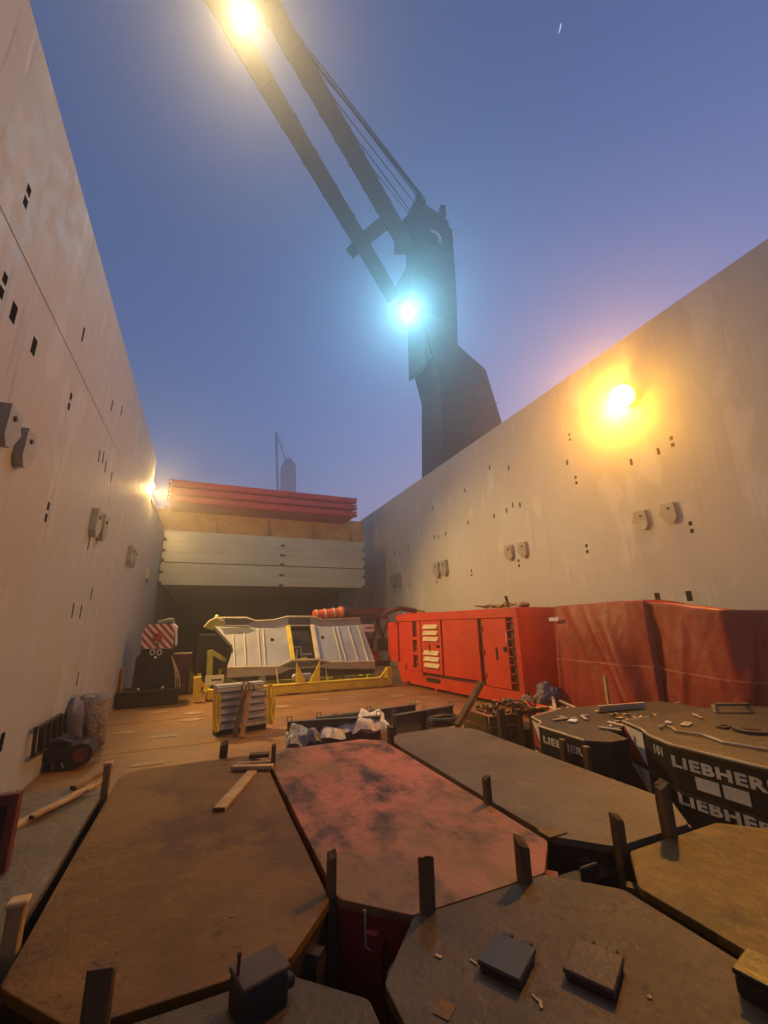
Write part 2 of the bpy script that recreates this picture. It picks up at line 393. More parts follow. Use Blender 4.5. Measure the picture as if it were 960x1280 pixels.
for (px, py, s) in [(3, 532, .8), (25, 560, .8), (115, 653, .95), (124, 659, .95), (160, 694, .95), (164, 697, .95), (183, 718, .95)]: bracket(LX, 1, px, py, s, lw)
MB().beam((LX+.006, -6, 7.2), (LX+.006, 12.5, 7.2), .006, .010).build('weld_seam', M_LW, lw)
# right wall
rw = thing('hold_wall', 'tall tan steel wall on the right behind the red container', 'wall', (RX, 0, 0))
Rpx = [(612, 584.5, 's'), (636, 585, 's'), (581, 613, 's'), (541, 635, 's'), (585, 653, 's'), (617.6, 645, 's'), (633, 638, 's'), (641, 631.6, 's'), (650, 631, 's'),
       (543, 671, 's'), (548, 671, 's'), (557, 667, 's'), (493, 691, 's'), (499.6, 690, 's'), (510, 684, 's'), (465, 704, 's'), (589.5, 716, 'p'), (545.6, 725, 'p'),
       (512, 732, 'p'), (648.6, 704, 'p'), (712, 546, 'p'), (720, 600, 'p'), (709, 578, 's'), (789, 577.5, 's'), (823, 564, 's'), (840, 552, 'p'), (733.6, 686, 'p'),
       (864, 659, 'p'), (822, 747, 'b'), (861.5, 745, 'b'), (465, 667, 's')]
hr = holes_from(Rpx, RX, single=(.085, .21), pair=(.095, .115))
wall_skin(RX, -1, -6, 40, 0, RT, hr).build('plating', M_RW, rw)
for h in hr: pocket(RX, -1, h).build('lashing_slot', M_BLACK, rw)
for (px, py, s) in [(803, 650, .85), (838, 641, .85), (638, 690.5, .95), (655, 687, .95), (548, 712.5, 1.25), (557, 709.5, 1.25), (493, 726, 1.3), (499.5, 724.5, 1.3)]: bracket(RX, -1, px, py, s, rw)

bk = thing('bulkhead', 'dark bulkhead closing the far end under the stacked grey panels', 'wall', (4.5, 38, 0))
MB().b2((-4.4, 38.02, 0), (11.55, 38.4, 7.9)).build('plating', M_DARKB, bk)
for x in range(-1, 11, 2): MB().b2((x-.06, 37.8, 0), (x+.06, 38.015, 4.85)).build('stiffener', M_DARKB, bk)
# recess behind the end of the left wall and coaming under the red covers
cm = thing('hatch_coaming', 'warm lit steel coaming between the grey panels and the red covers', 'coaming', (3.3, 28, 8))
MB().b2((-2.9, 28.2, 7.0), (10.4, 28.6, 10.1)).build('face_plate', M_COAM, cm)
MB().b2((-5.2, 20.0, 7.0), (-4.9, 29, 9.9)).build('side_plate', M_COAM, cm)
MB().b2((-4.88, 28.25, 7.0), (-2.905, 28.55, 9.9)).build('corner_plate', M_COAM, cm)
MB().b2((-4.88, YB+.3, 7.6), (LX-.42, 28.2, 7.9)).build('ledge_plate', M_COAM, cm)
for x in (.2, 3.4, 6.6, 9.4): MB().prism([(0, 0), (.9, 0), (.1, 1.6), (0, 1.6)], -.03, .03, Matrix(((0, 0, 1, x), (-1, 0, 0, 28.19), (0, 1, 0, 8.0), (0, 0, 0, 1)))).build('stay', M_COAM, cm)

# stacked grey tween deck panels
NAMES = ['topmost', 'second from the top', 'third from the top', 'fourth from the top', 'lowest']
zt = 8.0; zb = 4.93; ph = (zt-zb)/5
for i in range(5):
    z1 = zt-i*ph; z0 = z1-ph+(.055 if i in (2,) else .007)
    t = thing('hatch_pontoon', f'{NAMES[i]} grey steel deck panel in the stack spanning the hold', 'deck panel', (3.5, 25.7, z0), 'grey deck panels stacked across the hold')
    xl = -2.50; xr = 9.58; n_ = .16; q = MB()
    prof = [(xl+n_, z0), (xr-n_, z0), (xr-n_, z0+.13), (xr, z0+.20), (xr, z1), (xl, z1), (xl, z0+.20), (xl+n_, z0+.13)]
    q.prism(prof, -37.6, -25.7+.0, Matrix(((1, 0, 0, 0), (0, 0, -1, 0), (0, 1, 0, 0), (0, 0, 0, 1))), bev=0)
    q.build('body', M_HGREY, t)
    MB().b2((4.0, 25.66, z0+.02), (4.28, 25.80, z0+.13)).build('lifting_socket', M_BLACK, t)
    for x0 in (xl+.0, xr-.30): MB().b2((x0+.02, 25.72, z0+.02), (x0+.28, 25.9, z0+.12)).build('corner_casting', M_BLACK, t)
# stacked red hatch covers
RN = ['upper', 'middle', 'lower']
for i in range(3):
    z1 = 11.2-i*.49; z0 = z1-.45
    t = thing('hatch_cover', f'{RN[i]} red steel hatch cover of the pile beyond the grey panels', 'hatch cover', (3.3, 26.2, z0), 'red hatch covers piled at the far end')
    q = MB(); q.b2((-2.45, 26.0, z0+.02), (8.95, 31.5, z1-.02), .03); q.build('body', M_HRED, t)
    MB().b2((-2.55, 25.90, z0+.06), (9.06, 25.996, z1-.06), .02).build('edge_beam', M_HRED, t)
    for x in (-2.56, 9.0): MB().b2((x-.06, 25.86, z0+.04), (x+.12, 26.2, z1-.04), .03).build('corner_fitting', M_HRED, t)
    for x in (-2.52, 9.02): MB().tube([(x, 25.83, z0+.22), (x, 25.858, z0+.22)], .055, 8).build('pipe_cap', M_WHITE, t)
    for x in (.1, 1.4, 5.2, 7.6): MB().b2((x-.05, 25.86, z0+.10), (x+.05, 25.895, z1-.10)).build('cleat', M_HRED, t)

# ------------------------------------------------------------------ crane over the right wall
YC = 26.0
cr = thing('deck_crane', 'big grey ship crane in fog above the right wall', 'crane', (17.5, 28, 9.6))
def xz(px, py, y=YC): p = depth_at(px, py, y); return (p.x, p.z)
XZ = Matrix(((1, 0, 0, 0), (0, 0, -1, 0), (0, 1, 0, 0), (0, 0, 0, 1)))     # local z -> -y
YBK = 29.4
ped = [(xz(524, 590, YBK)[0], 9.6), (23.4, 9.6), (23.0, 17.2), xz(627, 527), xz(607, 462), xz(573, 432), xz(510, 437, YBK), xz(513, 453, YBK), xz(527, 505, YBK)]
q = MB(); q.prism(ped, -29.4, -YC, XZ); q.build('pedestal', M_CRANE, cr)
tow = [(xz(510, 450, 29.2)[0], xz(511, 446)[1]), xz(573, 431), xz(571, 360), xz(566, 285), (xz(506, 285, 29.2)[0], xz(566, 285)[1]), (xz(506, 300, 29.2)[0], xz(506, 300)[1]), (xz(494, 316, 29.2)[0], xz(494, 316)[1]), (xz(496, 352, 29.2)[0], xz(496, 352)[1]), (xz(508, 366, 29.2)[0], xz(508, 366)[1])]
q = MB(); q.prism(tow, -29.2, -YC-.1, XZ, bev=0); q.build('tower', M_CRANE, cr)
top = [xz(507, 290), xz(566, 290), xz(563, 272), xz(552, 262), xz(536, 252), xz(529, 241), xz(522, 243), xz(523, 262), xz(515, 262), xz(507, 268)]
q = MB(); q.prism(top, -28.6, -YC-.4, XZ, bev=0); q.build('sheave_head', M_CRANE, cr)
a = depth_at(545, 297, YC-.25); q = MB()
for k in range(5): q.box((a.x+.55*math.cos(1.9-k*.5), YC-.06, a.z+.9*math.sin(1.9-k*.5)), (.38, .12, .38), .03)
q.build('vent_louver', M_WHITE, cr)
a = depth_at(569, 292, YC); MB().beam((a.x-.25, YC, a.z-.2), (a.x+.35, YC, a.z+.35), .12, .16).build('ladder_bracket', M_WHITE, cr)
a = depth_at(556, 264, YC); MB().beam((a.x, YC+.4, a.z-.3), (a.x, YC+.4, a.z+1.0), .5, .5).build('beacon_post', M_CRANE, cr)
a = depth_at(520, 262, YC)
D0 = 46.0
def J(px, py, k=0.0): return dist_at(px, py, D0+k)
def jb(name, p0, p1, w0, h0, ext=1.35):
    A = J(*p0); B = J(*p1); B2 = A+(B-A)*ext
    up = (EYE-(A+B)/2).cross(B-A).cross(B-A)
    MB().beam(A, B2, w0, h0, up=up, bev=.08).build(name, M_CRANE, cr)
    return A, B2
jr = jb('jib_beam', (508, 308), (345, 22), 1.45, 1.45)
jl = jb('jib_beam', (492, 372), (268, -4), 1.35, 1.35)
MB().beam(J(444, 308), J(484, 276), 1.2, 1.0, up=EYE-J(460, 290), bev=.06).build('jib_brace', M_CRANE, cr)
MB().beam(J(437, 318), J(447, 306), 1.0, 1.0, up=EYE-J(440, 310)).build('jib_brace', M_CRANE, cr)
MB().beam(J(245, -45), J(318, -40), 1.3, 1.0, up=EYE-J(280, -40)).build('jib_brace', M_CRANE, cr)
for (p0, p1, r_) in [((527, 244), (352, 18), .06), ((526, 246), (357, 32), .09), ((524, 249), (366, 40), .05), ((521, 258), (370, 62), .045), ((513, 264), (405, 118), .045), ((530, 246), (400, 90), .035), ((510, 266), (425, 160), .035)]:
    A = J(*p0, -.6); B = J(*p1, -.6); MB().tube([A, A+(B-A)*1.3], r_, 5).build('hoist_rope', M_CABLE, cr)
for (px, py, r_) in ((526, 249, .55), (516, 267, .4)):
    p_ = depth_at(px, py, YC-.6); MB().tube([p_, p_+Vector((0, .18, 0))], r_, 16).build('sheave', M_CABLE, cr)
for z_ in (13.5, 17.5, 21.5): MB().b2((15.6, YC-.03, z_), (22.6, YC-.002, z_+.06)).build('plate_seam', M_CRANE, cr)
for z_ in (29, 33, 37): MB().b2((14.9, YC-.13, z_), (18.8, YC-.102, z_+.08)).build('plate_seam', M_CRANE, cr)
c_ = depth_at(548, 345, YC-.1); MB().b2((c_.x-.5, YC-.16, c_.z-1.0), (c_.x+.5, YC-.103, c_.z+1.0), .01).build('access_door', M_CRANE, cr)
A_, B_ = J(508, 308), J(345, 22)
for k in range(2, 10):
    p_ = A_.lerp(B_, k/9); MB().beam(p_, p_+(B_-A_).normalized()*.25, 1.56, 1.56, up=(EYE-p_).cross(B_-A_).cross(B_-A_)).build('jib_collar', M_CRANE, cr)
A_, B_ = J(492, 372), J(268, -4)
for k in range(2, 10):
    p_ = A_.lerp(B_, k/9); MB().beam(p_, p_+(B_-A_).normalized()*.25, 1.46, 1.46, up=(EYE-p_).cross(B_-A_).cross(B_-A_)).build('jib_collar', M_CRANE, cr)
# far crane
fc = thing('distant_crane', 'faint far crane in the fog above the red covers', 'crane', (18, 178, 9))
YF = 178.0
fz = lambda px, py: xz(px, py, YF)
q = MB(); q.prism([fz(352, 640), fz(370, 640), fz(370, 582), fz(364, 573), fz(358, 573), fz(353, 580)], -YF-5, -YF, XZ); q.build('tower', M_CRANE, fc)
q = MB(); q.beam(depth_at(348, 640, YF), depth_at(345, 540, YF), 1.0, 1.0, up=(0, 1, 0)); q.build('jib_beam', M_CRANE, fc)
q = MB(); q.beam(depth_at(346, 542, YF), depth_at(357, 576, YF), .5, .5, up=(0, 1, 0)); q.build('jib_brace', M_CRANE, fc)
MB().tube([depth_at(349, 543, YF), depth_at(362, 575, YF)], .12, 4).build('hoist_rope', M_CABLE, fc)

# thin moon above the fog
mo = thing('moon', 'tiny pale crescent moon high in the blue sky', 'moon', dist_at(700, 35, 900))
c_ = dist_at(700, 35, 900); U = 7.0; q = MB()
o_ = [(.35*math.cos(a)-.15, math.sin(a)) for a in [-1.45+k*.29 for k in range(11)]]; i_ = [(.10*math.cos(a)-.15, .96*math.sin(a)) for a in [1.45-k*.29 for k in range(11)]]
ax = (right*.96+upv*.22).normalized(); ay = (upv*.96-right*.0+right*.22).normalized()
q.slab([c_+ax*(x*U)+ay*(y*U) for x, y in o_+i_], fwd, 1.0); q.build('crescent', emit('moonlight', (.75, .80, 1.0), .32), mo)
# ------------------------------------------------------------------ lamps
def lamp(label, loc, aim, r, col, lens_col, lens_st, beam, cone, spill, soft=.2, arm=None, side=None):
    """floodlight: housing, glowing lens, a beam (spot) and the spill its glass throws all round"""
    t = thing('floodlight', label, 'lamp', loc)
    d = (Vector(aim)-Vector(loc)).normalized(); L0 = Vector(loc)
    q = MB(); q.tube([L0-d*r*1.3, L0-d*r*.9, L0-d*r*.1], [r*.45, r*.98, r*1.08], 16); q.build('housing', M_BLACK2, t)
    q = MB(); q.sphere(L0, r, 20, 12); q.build('lens', emit('lens '+label[:12], lens_col, lens_st), t, smooth=True)
    if arm: MB().beam(L0-d*r, Vector(arm), .10, .10).build('arm', M_BLACK2, t)
    for kind, pw_ in (('SPOT', beam), ('POINT', spill)):
        li = bpy.data.lights.new('lamp_light', kind); li.energy = pw_; li.color = col; li.shadow_soft_size = soft
        if kind == 'SPOT': li.spot_size = R(cone); li.spot_blend = .7
        lo = bpy.data.objects.new('lamp_light', li); link(lo, t); lo.location = d*(r+soft*.4+.04)
        lo.rotation_euler = d.to_track_quat('-Z', 'Y').to_euler()
        if kind == 'POINT' and side: lo.location = side      # spill point shifted beside the lens to centre its glow on the wall
    return t
pj = dist_at(302, 16, 43.5)
lamp('yellow white floodlight hanging between the two jib beams', pj, (5, 12, 0), .42, (1, .70, .29), (1, .80, .35), 14, *POWER['jib'], soft=.35, arm=pj+Vector((0, .6, 2.2)))
pt = depth_at(510, 392, 25.0)
lamp('cyan white floodlight glowing on the front of the crane tower', pt, (2, -6, 8), .52, (.30, .80, 1.0), (.55, .95, 1.0), 14, *POWER['tower'], soft=.35, arm=pt+Vector((.1, 1.1, 0)))
pw = wall_at(778, 495, RX-.40)
lamp('bright orange floodlight high on the right wall', pw, pw+Vector((-10, -1.0, -6.0)), .35, (1, .405, .04), (1, .54, .03), 12, *POWER['wall'], soft=.12, arm=(RX, pw.y, pw.z+.3), side=Vector((0, .50, -.05)))
pr = Vector((LX-.12, 19.65, 8.62))
lamp('small orange floodlight tucked at the far end of the left wall', pr, (8.0, 14.5, .5), .15, (1, .60, .19), (1, .66, .2), 10, *POWER['recess'], soft=.2, arm=pr+Vector((-.6, .1, -.5)))
#@@OBJECTS
# ------------------------------------------------------------------ counterweight slabs under foot
def ragged(poly, step=.35, amp=.004):
    out = []; n = len(poly)
    for i in range(n):
        a = Vector((*poly[i], 0)); c = Vector((*poly[(i+1) % n], 0)); k = max(1, int((c-a).length/step))
        for j in range(k):
            p = a.lerp(c, j/k); nrm = Vector((-(c-a).y, (c-a).x, 0)).normalized()
            p += nrm*random.uniform(-amp, amp)*(1 if j else 0); out.append((p.x, p.y))
    return out
def rounded(x0, x1, y0, y1, c):
    """plan outline, counter-clockwise; c = chamfers (front-left, front-right, back-right, back-left)"""
    fl, fr, br, bl = c
    P = [(x0+fl[0], y0), (x1-fr[0], y0), (x1, y0+fr[1]), (x1, y1-br[1]), (x1-br[0], y1), (x0+bl[0], y1), (x0, y1-bl[1]), (x0, y0+fl[1])]
    out = []
    n = len(P)
    for i in range(n):                       # soften each corner with a short arc
        p = Vector(P[i]); a = Vector(P[i-1]); b = Vector(P[(i+1) % n])
        da = (a-p); db = (b-p); r = min(.035, da.length*.35, db.length*.35)
        s_ = p+da.normalized()*r; e_ = p+db.normalized()*r
        for t in (0, .33, .67, 1): out.append(tuple(s_.lerp(p, t).lerp(p.lerp(e_, t), t)))
    return out
def slab(label, x0, x1, y0, y1, c, mtop, mside, zt=.75, zb=0.0):
    t = thing('counterweight_slab', label, 'counterweight', ((x0+x1)/2, (y0+y1)/2, zb))
    P = rounded(x0, x1, y0, y1, c)
    MB().prism(ragged(P), zt-.05, zt, bev=.006).build('top_plate', mtop, t)
    Q = [(x+(cx_-x)*.016, y+(cy_-y)*.008) for (x, y) in P for cx_, cy_ in (((x0+x1)/2, (y0+y1)/2),)]
    MB().prism(Q, (zt+zb)/2+.015, zt-.052).build('core', mside, t)
    MB().prism(Q, zb+.002, (zt+zb)/2-.015).build('lower_core', mside, t)
    for i, (sx, sy) in enumerate(((0, 0), (1, 0), (1, 1), (0, 1))):     # lifting lug on each chamfered corner
        ch = c[i]
        if ch[0] < .2: continue
        X0 = x0 if sx == 0 else x1; Y0 = y0 if sy == 0 else y1
        kx = 1 if sx == 0 else -1; ky = 1 if sy == 0 else -1
        mx, my = X0+kx*ch[0]*.56, Y0+ky*ch[1]*.56
        nrm = Vector((-kx*ch[1], -ky*ch[0], 0)).normalized()
        q = MB(); q.prism([(-.07, -.16), (.07, -.16), (.07, .04), (.04, .09), (-.04, .09), (-.07, .04)], .0, .10, frame_n((mx, my, zt-.20), nrm), bev=.01)
        q.build('lifting_lug', mside, t)
    return t
def frame_n(p, nrm):
    za = Vector(nrm); ya = Vector((0, 0, 1)); xa = ya.cross(za)
    mm = Matrix((xa, ya, za)).transposed().to_4x4(); mm.translation = Vector(p); return mm
N = (.05, .05)
C4 = (.36, .36)
slab('long pinkish red steel slab streaked with dark dirt in the middle foreground', .985, 2.79, 2.84, 6.92, ((.38, .36), (.36, .34), (.30, .25), (.38, .32)), M_RED, M_REDSIDE)
slab('long orange brown rusty steel slab left of the red slab', -.81, .93, 2.81, 6.86, ((.42, .45), (.34, .40), (.22, .35), (.2, .2)), M_RUSTY, M_SIDE)
slab('grey brown steel slab between the red slab and the black lettered slabs', 2.87, 4.48, 2.87, 6.95, ((.34, .36), (.36, .38), (.30, .35), (.3, .3)), M_GREYB, M_BLACK)
slab('grey steel slab along the left wall with planks lying on it', -2.44, -.885, 2.5, 6.52, ((.2, .2), (.3, .3), (.25, .3), (.15, .15)), M_GREYB, M_BLACK)
slab('dark brown steel slab at the bottom right with two black blocks on it', 1.0, 2.77, -1.2, 2.83, (C4, C4, (.36, .36), (.36, .38)), M_DARKS, M_SIDE)
slab('dark steel slab at the bottom left carrying a single black block', -.82, .90, -1.2, 2.74, (C4, C4, (.36, .34), (.3, .3)), M_DARKS, M_BLACK)
slab('ochre muddy steel slab at the right edge', 2.88, 4.66, -1.2, 2.78, (C4, C4, (.30, .30), (.36, .34)), M_OCHRE, M_BLACK)
def deck_fitting(px, py, slab_o, kind, mt):
    p = floor_at(px, py, .752)
    if kind == 'plate':
        MB().box(p+Vector((0, 0, .003)), (.20, .15, .008), .002).build('cover_plate', mt, slab_o)
    else:
        MB().tube([p+Vector((0, 0, -.001)), p+Vector((0, 0, .006))], .07, 14).build('socket_ring', mt, slab_o)
        MB().tube([p+Vector((0, 0, .0065)), p+Vector((0, 0, .0085))], .045, 12).build('socket_hole', M_BLACK, slab_o)
red_, rus_, gry_, wal_, brn_, drk_, och_ = [o for o in COL.objects if o.name.startswith('counterweight_slab')][:7]
deck_fitting(690, 1040, gry_, 'plate', M_OCHRE)
# timber packing posts wedged in the slab joints
def stake(label, x, y, ztop, wd=.10, lean=(0, 0), mt=None, cap=False, rot=0.0):
    ztop = .75+(ztop-.75)*.84; wd *= .85
    t = thing('timber_stake', label, 'stake', (x, y, .0), 'timber stakes standing in the slab joints')
    q = MB(); mm = frame((x, y, .02), (math.cos(rot), math.sin(rot), 0), (lean[0], lean[1], 1))
    b = bmesh.new(); rings = []; nz_ = 7; sl = (random.uniform(-.02, .02), random.uniform(-.03, .03))
    for k in range(nz_+1):                                    # sawn timber: out of true, chipped arrises, skew cut top
        z = ztop*k/nz_; ring = []
        for cx_, cy_ in ((-1, -.82), (-.82, -1), (.82, -1), (1, -.82), (1, .82), (.82, 1), (-.82, 1), (-1, .82)):
            x = cx_*wd*.5+random.uniform(-.004, .004); y = cy_*wd*.42+random.uniform(-.004, .004)
            zz = z + ((sl[0]*cx_+sl[1]*cy_+random.uniform(-.008, .008)) if k == nz_ else 0); ring.append(b.verts.new((x, y, zz)))
        rings.append(ring)
    for r1, r2 in zip(rings, rings[1:]):
        for k in range(8): b.faces.new((r1[k], r1[(k+1) % 8], r2[(k+1) % 8], r2[k]))
    b.faces.new(rings[0][::-1]); c_ = b.verts.new((0, 0, ztop-.004))
    for k in range(8): b.faces.new((rings[-1][k], rings[-1][(k+1) % 8], c_))
    q._merge(b, mm); q.build('post', mt or M_WOODD, t)
    if cap:
        q = MB(); q.box((0, 0, ztop+.012), (wd*1.25, wd*1.1, .03), .008, mm); q.build('split_top', M_WOODP, t)
    return t
stake('short timber stake on the joint right of the red slab', 2.80, 4.0, 1.0, .085, (.02, 0))
stake('timber stake at the left front corner of the red slab', .965, 3.27, .99, .07, (.0, .02))
stake('thick timber stake standing at the front edge of the red slab', 1.47, 2.83, 1.065, .10, (-.06, .0), rot=.2)
stake('thick timber stake at the right front corner of the red slab', 2.24, 2.83, 1.01, .10, (-.02, 0))
stake('timber stake leaning at the front of the grey brown slab', 3.20, 2.82, 1.0, .10, (-.07, 0))
stake('tall double timber stake before the black lettered slab', 3.76, 2.80, 1.18, .12, (-.03, 0))
stake('knob topped stake where the planks meet on the left', -.865, 6.1, 1.07, .085, (.01, 0), M_WOOD, True)
stake('light split stake at the left edge of the rusty slab', -.865, 3.55, .98, .10, (.13, .02), M_WOOD, True)
stake('broad stake at the near edge of the rusty slab', -.30, 2.775, 1.0, .14, (.12, .0), M_WOODD)
stake('stake at the far corner between the red and grey slabs', 2.83, 6.5, 1.0, .11, (0, 0))
stake('stub stake behind the rusty slab below the grey ribbed bundle', .42, 6.98, .93, .12)
stake('thin stake at the far left corner of the red slab', 1.0, 6.2, 1.02, .06)
stake('stake in front of the chain crate', 4.62, 6.05, 1.15, .13)
# planks lying about
def plank(label, p0, p1, z, wd=.11, th=.035, mt=None, roll=0.0):
    p0 = Vector((*p0, z)); p1 = Vector((*p1, z+roll))
    t = thing('wooden_plank', label, 'plank', (p0+p1)/2, 'loose planks lying on the slabs')
    MB().beam(p0, p1, wd, th, bev=.004).build('board', mt or M_WOODP, t)
    d = (p1-p0).normalized(); e = p0+d*.004
    MB().beam(p0-d*.008, p0+d*.002, wd*.98, th*.9).build('end_grain', M_WOODD, t)
    return t
plank('bare plank lying slantwise on the rusty slab', (.30, 5.02), (.72, 6.02), .768, .12)
plank('weathered plank end lying crosswise at the top of the rusty slab', (.50, 6.25), (.98, 6.05), .79, .10, .04)
plank('short board lying crosswise nearer the red slab', (.55, 6.42), (.99, 6.30), .775, .08, .03, M_WOOD)
plank('dark plank stub beside the thin stake', (.75, 6.62), (1.0, 6.56), .80, .12, .05, M_WOODD)
plank('long broken plank lying on the grey slab by the left wall', (-1.50, 5.40), (-.97, 6.50), .768, .10)
plank('shorter plank beside the long broken plank', (-1.20, 6.28), (-.93, 6.75), .80, .075, .05, M_WOOD, .05)
plank('splintered thin plank touching the long broken plank', (-1.36, 5.55), (-1.02, 6.16), .80, .05, .03)
# black blocks
def block(label, px, py, z, sx, sy, h, rot, mtop, mside):
    p = floor_at(px, py, z); t = thing('steel_block', label, 'steel block', (p.x, p.y, z-h), rotz=rot)
    q = MB(); q.box((0, 0, h*.5-.012), (sx, sy, h-.03), .01); q.build('base', mside, t, off=False)
    q = MB(); q.box((0, 0, h-.012), (sx*1.04, sy*1.04, .024), .006); q.build('top_plate', mtop, t, off=False)
    for k in (-1, 1):
        q = MB(); q.box((sx*.5+.02, k*sy*.25, h*.45), (.05, .06, .05), .01); q.build('lug', mside, t, off=False)
    return t
M_BLKTOP = mat('block top', (.06, .04, .03), (.085, .05, .035), (.24, .15, .11), scale=6, scale3=11, amt3=.40, rough=.5, bump=.35, bscale=30, spec=.22)
block('left of the two small black blocks on the brown slab', 634, 1192, .80, .25, .22, .05, .52, M_BLACK2, M_BLACK)
block('right of the two black blocks with a scuffed pinkish top', 742, 1202, .80, .26, .23, .05, .50, M_BLKTOP, M_BLACK)
block('large black block near the bottom left with a thin red pin', 325, 1206, .91, .23, .18, .17, .28, M_BLKTOP, M_BLACK)
p = floor_at(297, 1212, .93)
pin = thing('red_pin', 'thin dark red pin standing against the large black block', 'pin', (p.x, p.y, .75))
MB().tube([(p.x, p.y, .75), (p.x+.005, p.y, .985)], .009, 8).build('rod', M_DKRED, pin)
MB().sphere((p.x+.005, p.y, .988), .013, 8, 6).build('cap', M_DKRED, pin)
block('black block cut by the right edge of the picture', 957, 1212, .86, .22, .2, .11, .2, M_BLACK2, M_BLACK)
# things seen in the gaps between slabs
p = floor_at(727, 1070, .72)
bx = thing('coupling_box', 'black steel box sunk in the gap between the red and grey slabs', 'steel box', (2.83, 2.84, 0))
q = MB(); q.b2((2.66, 2.86, .1), (3.16, 3.02, .60), .012); q.build('body', M_BLACK, bx)
MB().b2((2.83, 2.846, .52), (2.95, 2.858, .535)).build('white_mark', M_WHITE, bx)
MB().b2((2.79, 2.842, .60), (2.97, 2.875, .70), .01).build('dark_plate', M_BLACK2, bx)
pn_ = thing('hook_pin', 'thin steel hook pin hanging on the red slab corner above the pit', 'pin', (1.12, 3.02, .5))
MB().tube([(1.10, 3.00, .76), (1.10, 2.985, .58), (1.13, 2.975, .56), (1.15, 2.975, .58)], .007, 6).build('rod', M_STEEL, pn_)
# dark red frame at the left picture edge
fr = thing('gate_post', 'dark red steel post and panel standing at the left edge', 'post', (-1.25, 4.62, .75))
MB().b2((-1.29, 4.56, .752), (-1.225, 4.66, 1.285), .008).build('upright', M_DKRED, fr)
MB().b2((-2.1, 4.57, 1.20), (-1.292, 4.65, 1.283), .008).build('top_rail', M_DKRED, fr)
MB().b2((-2.1, 4.60, .76), (-1.294, 4.63, 1.198)).build('panel', M_BLACK, fr)

# small debris
dbm = MB()
for (px, py) in [(880, 0)]: pass
chips = [(592, 1202), (669, 1247), (676, 1255), (812, 1246), (548, 1195), (290, 1145)]
for i, (px, py) in enumerate(chips):
    p = floor_at(px, py, .755); a = random.uniform(0, 3)
    t = MB().box((0, 0, 0), (random.uniform(.015, .045), random.uniform(.006, .016), .004), 0, Matrix.Translation(p) @ Matrix.Rotation(a, 4, 'Z')).build('wood_chip', M_WOODP)
    tag(t, 'pale wood chip lying loose on a steel slab', 'wood chip', 'wood chips scattered on the slabs')
scr = floor_at(556, 1262, .753)
t = MB().box((0, 0, 0), (.09, .08, .004), 0, Matrix.Translation(scr) @ Matrix.Rotation(.6, 4, 'Z')).build('rust_tag', M_RUSTY)
tag(t, 'small square rusty tag at the bottom of the brown slab', 'metal tag')

# ------------------------------------------------------------------ lettered black slabs on the right
def text_mesh(s, size, bold=.02, ext=.004, space=1.0):
    cu = bpy.data.curves.new('txt', 'FONT'); cu.body = s; cu.size = size; cu.offset = bold*size; cu.extrude = ext; cu.space_character = space
    cu.resolution_u = 3
    o = bpy.data.objects.new('txt', cu); COL.objects.link(o)
    bpy.context.view_layer.update()
    me = bpy.data.meshes.new_from_object(o.evaluated_get(bpy.context.evaluated_depsgraph_get()))
    bpy.data.objects.remove(o); bpy.data.curves.remove(cu); return me
def text_on(s, size, p, xdir, nrm, mt, parent, name='lettering', bold=.02, sx=1.0, space=1.0):
    me = text_mesh(s, size, bold, .004, space); me.materials.clear(); me.materials.append(mt)
    za = Vector(nrm).normalized(); xa = Vector(xdir).normalized(); ya = za.cross(xa)
    mm = Matrix((xa*sx, ya, za)).transposed().to_4x4(); mm.translation = Vector(p) - ORIGIN.get(parent, Vector((0, 0, 0)))
    me.transform(mm); o = bpy.data.objects.new(name, me); link(o, parent); return o
def lettered(label, P, cut, zb, zt, writing, top=True):
    """black slab; P is its plan outline, edge cut (index) is the chamfered end with the warning triangles"""
    cx_ = sum(p_[0] for p_ in P)/len(P); cy_ = sum(p_[1] for p_ in P)/len(P)
    t = thing('counterweight_slab', label, 'counterweight', (cx_, cy_, zb), 'black slabs with white lettering')
    MB().prism(P, zb, zt-.045).build('body', M_BLACK, t)
    P2 = [(cx_+(x-cx_)*1.008, cy_+(y-cy_)*1.008) for x, y in P]
    MB().prism(ragged(P2, .3, .004), zt-.043, zt-.006, bev=.008).build('top_plate', M_LIEB, t)
    if top:
        ring = [Vector((x, y, zt-.006)) for x, y in P2]
        MB().tube(ring[cut-1:]+ring[:1], .016, 6).build('worn_rim', M_EDGE, t)
    for (txt, size, p0, p1, z, nm) in writing:
        d = Vector((p1[0]-p0[0], p1[1]-p0[1], 0)).normalized(); n_ = Vector((d.y, -d.x, 0))
        if n_.x > 0: n_ = -n_
        text_on(txt, size, (p0[0]+n_.x*.006, p0[1]+n_.y*.006, z), d, n_, M_WORNW, t, nm, bold=.04, sx=1.0 if nm == 'number' else 1.5, space=1.12)
    a = Vector((*P[cut], 0)); c = Vector((*P[cut+1], 0)); d = (c-a); n_ = Vector((d.y, -d.x, 0)).normalized()
    if n_.x > 0: n_ = -n_
    h0, h1 = zb+.01, zt-.05
    for mt_, pts, nm in ((M_WHITE, [(0, h1), (1, h1), (1, h0)], 'white_triangle'), (M_SREDP, [(0, h1), (1, h0), (0, h0)], 'red_triangle')):
        MB().slab([a+d*(.02+.96*u)+n_*.005+Vector((0, 0, z)) for u, z in pts], n_, .006).build(nm, mt_, t)
    return t
PA = [(5.15, 1.75), (5.25, 1.4), (8.3, 1.4), (8.6, 1.7), (8.6, 4.3), (8.2, 4.66), (6.3, 4.68), (5.74, 4.68), (5.53, 4.24), (5.33, 4.01), (5.14, 3.60)]
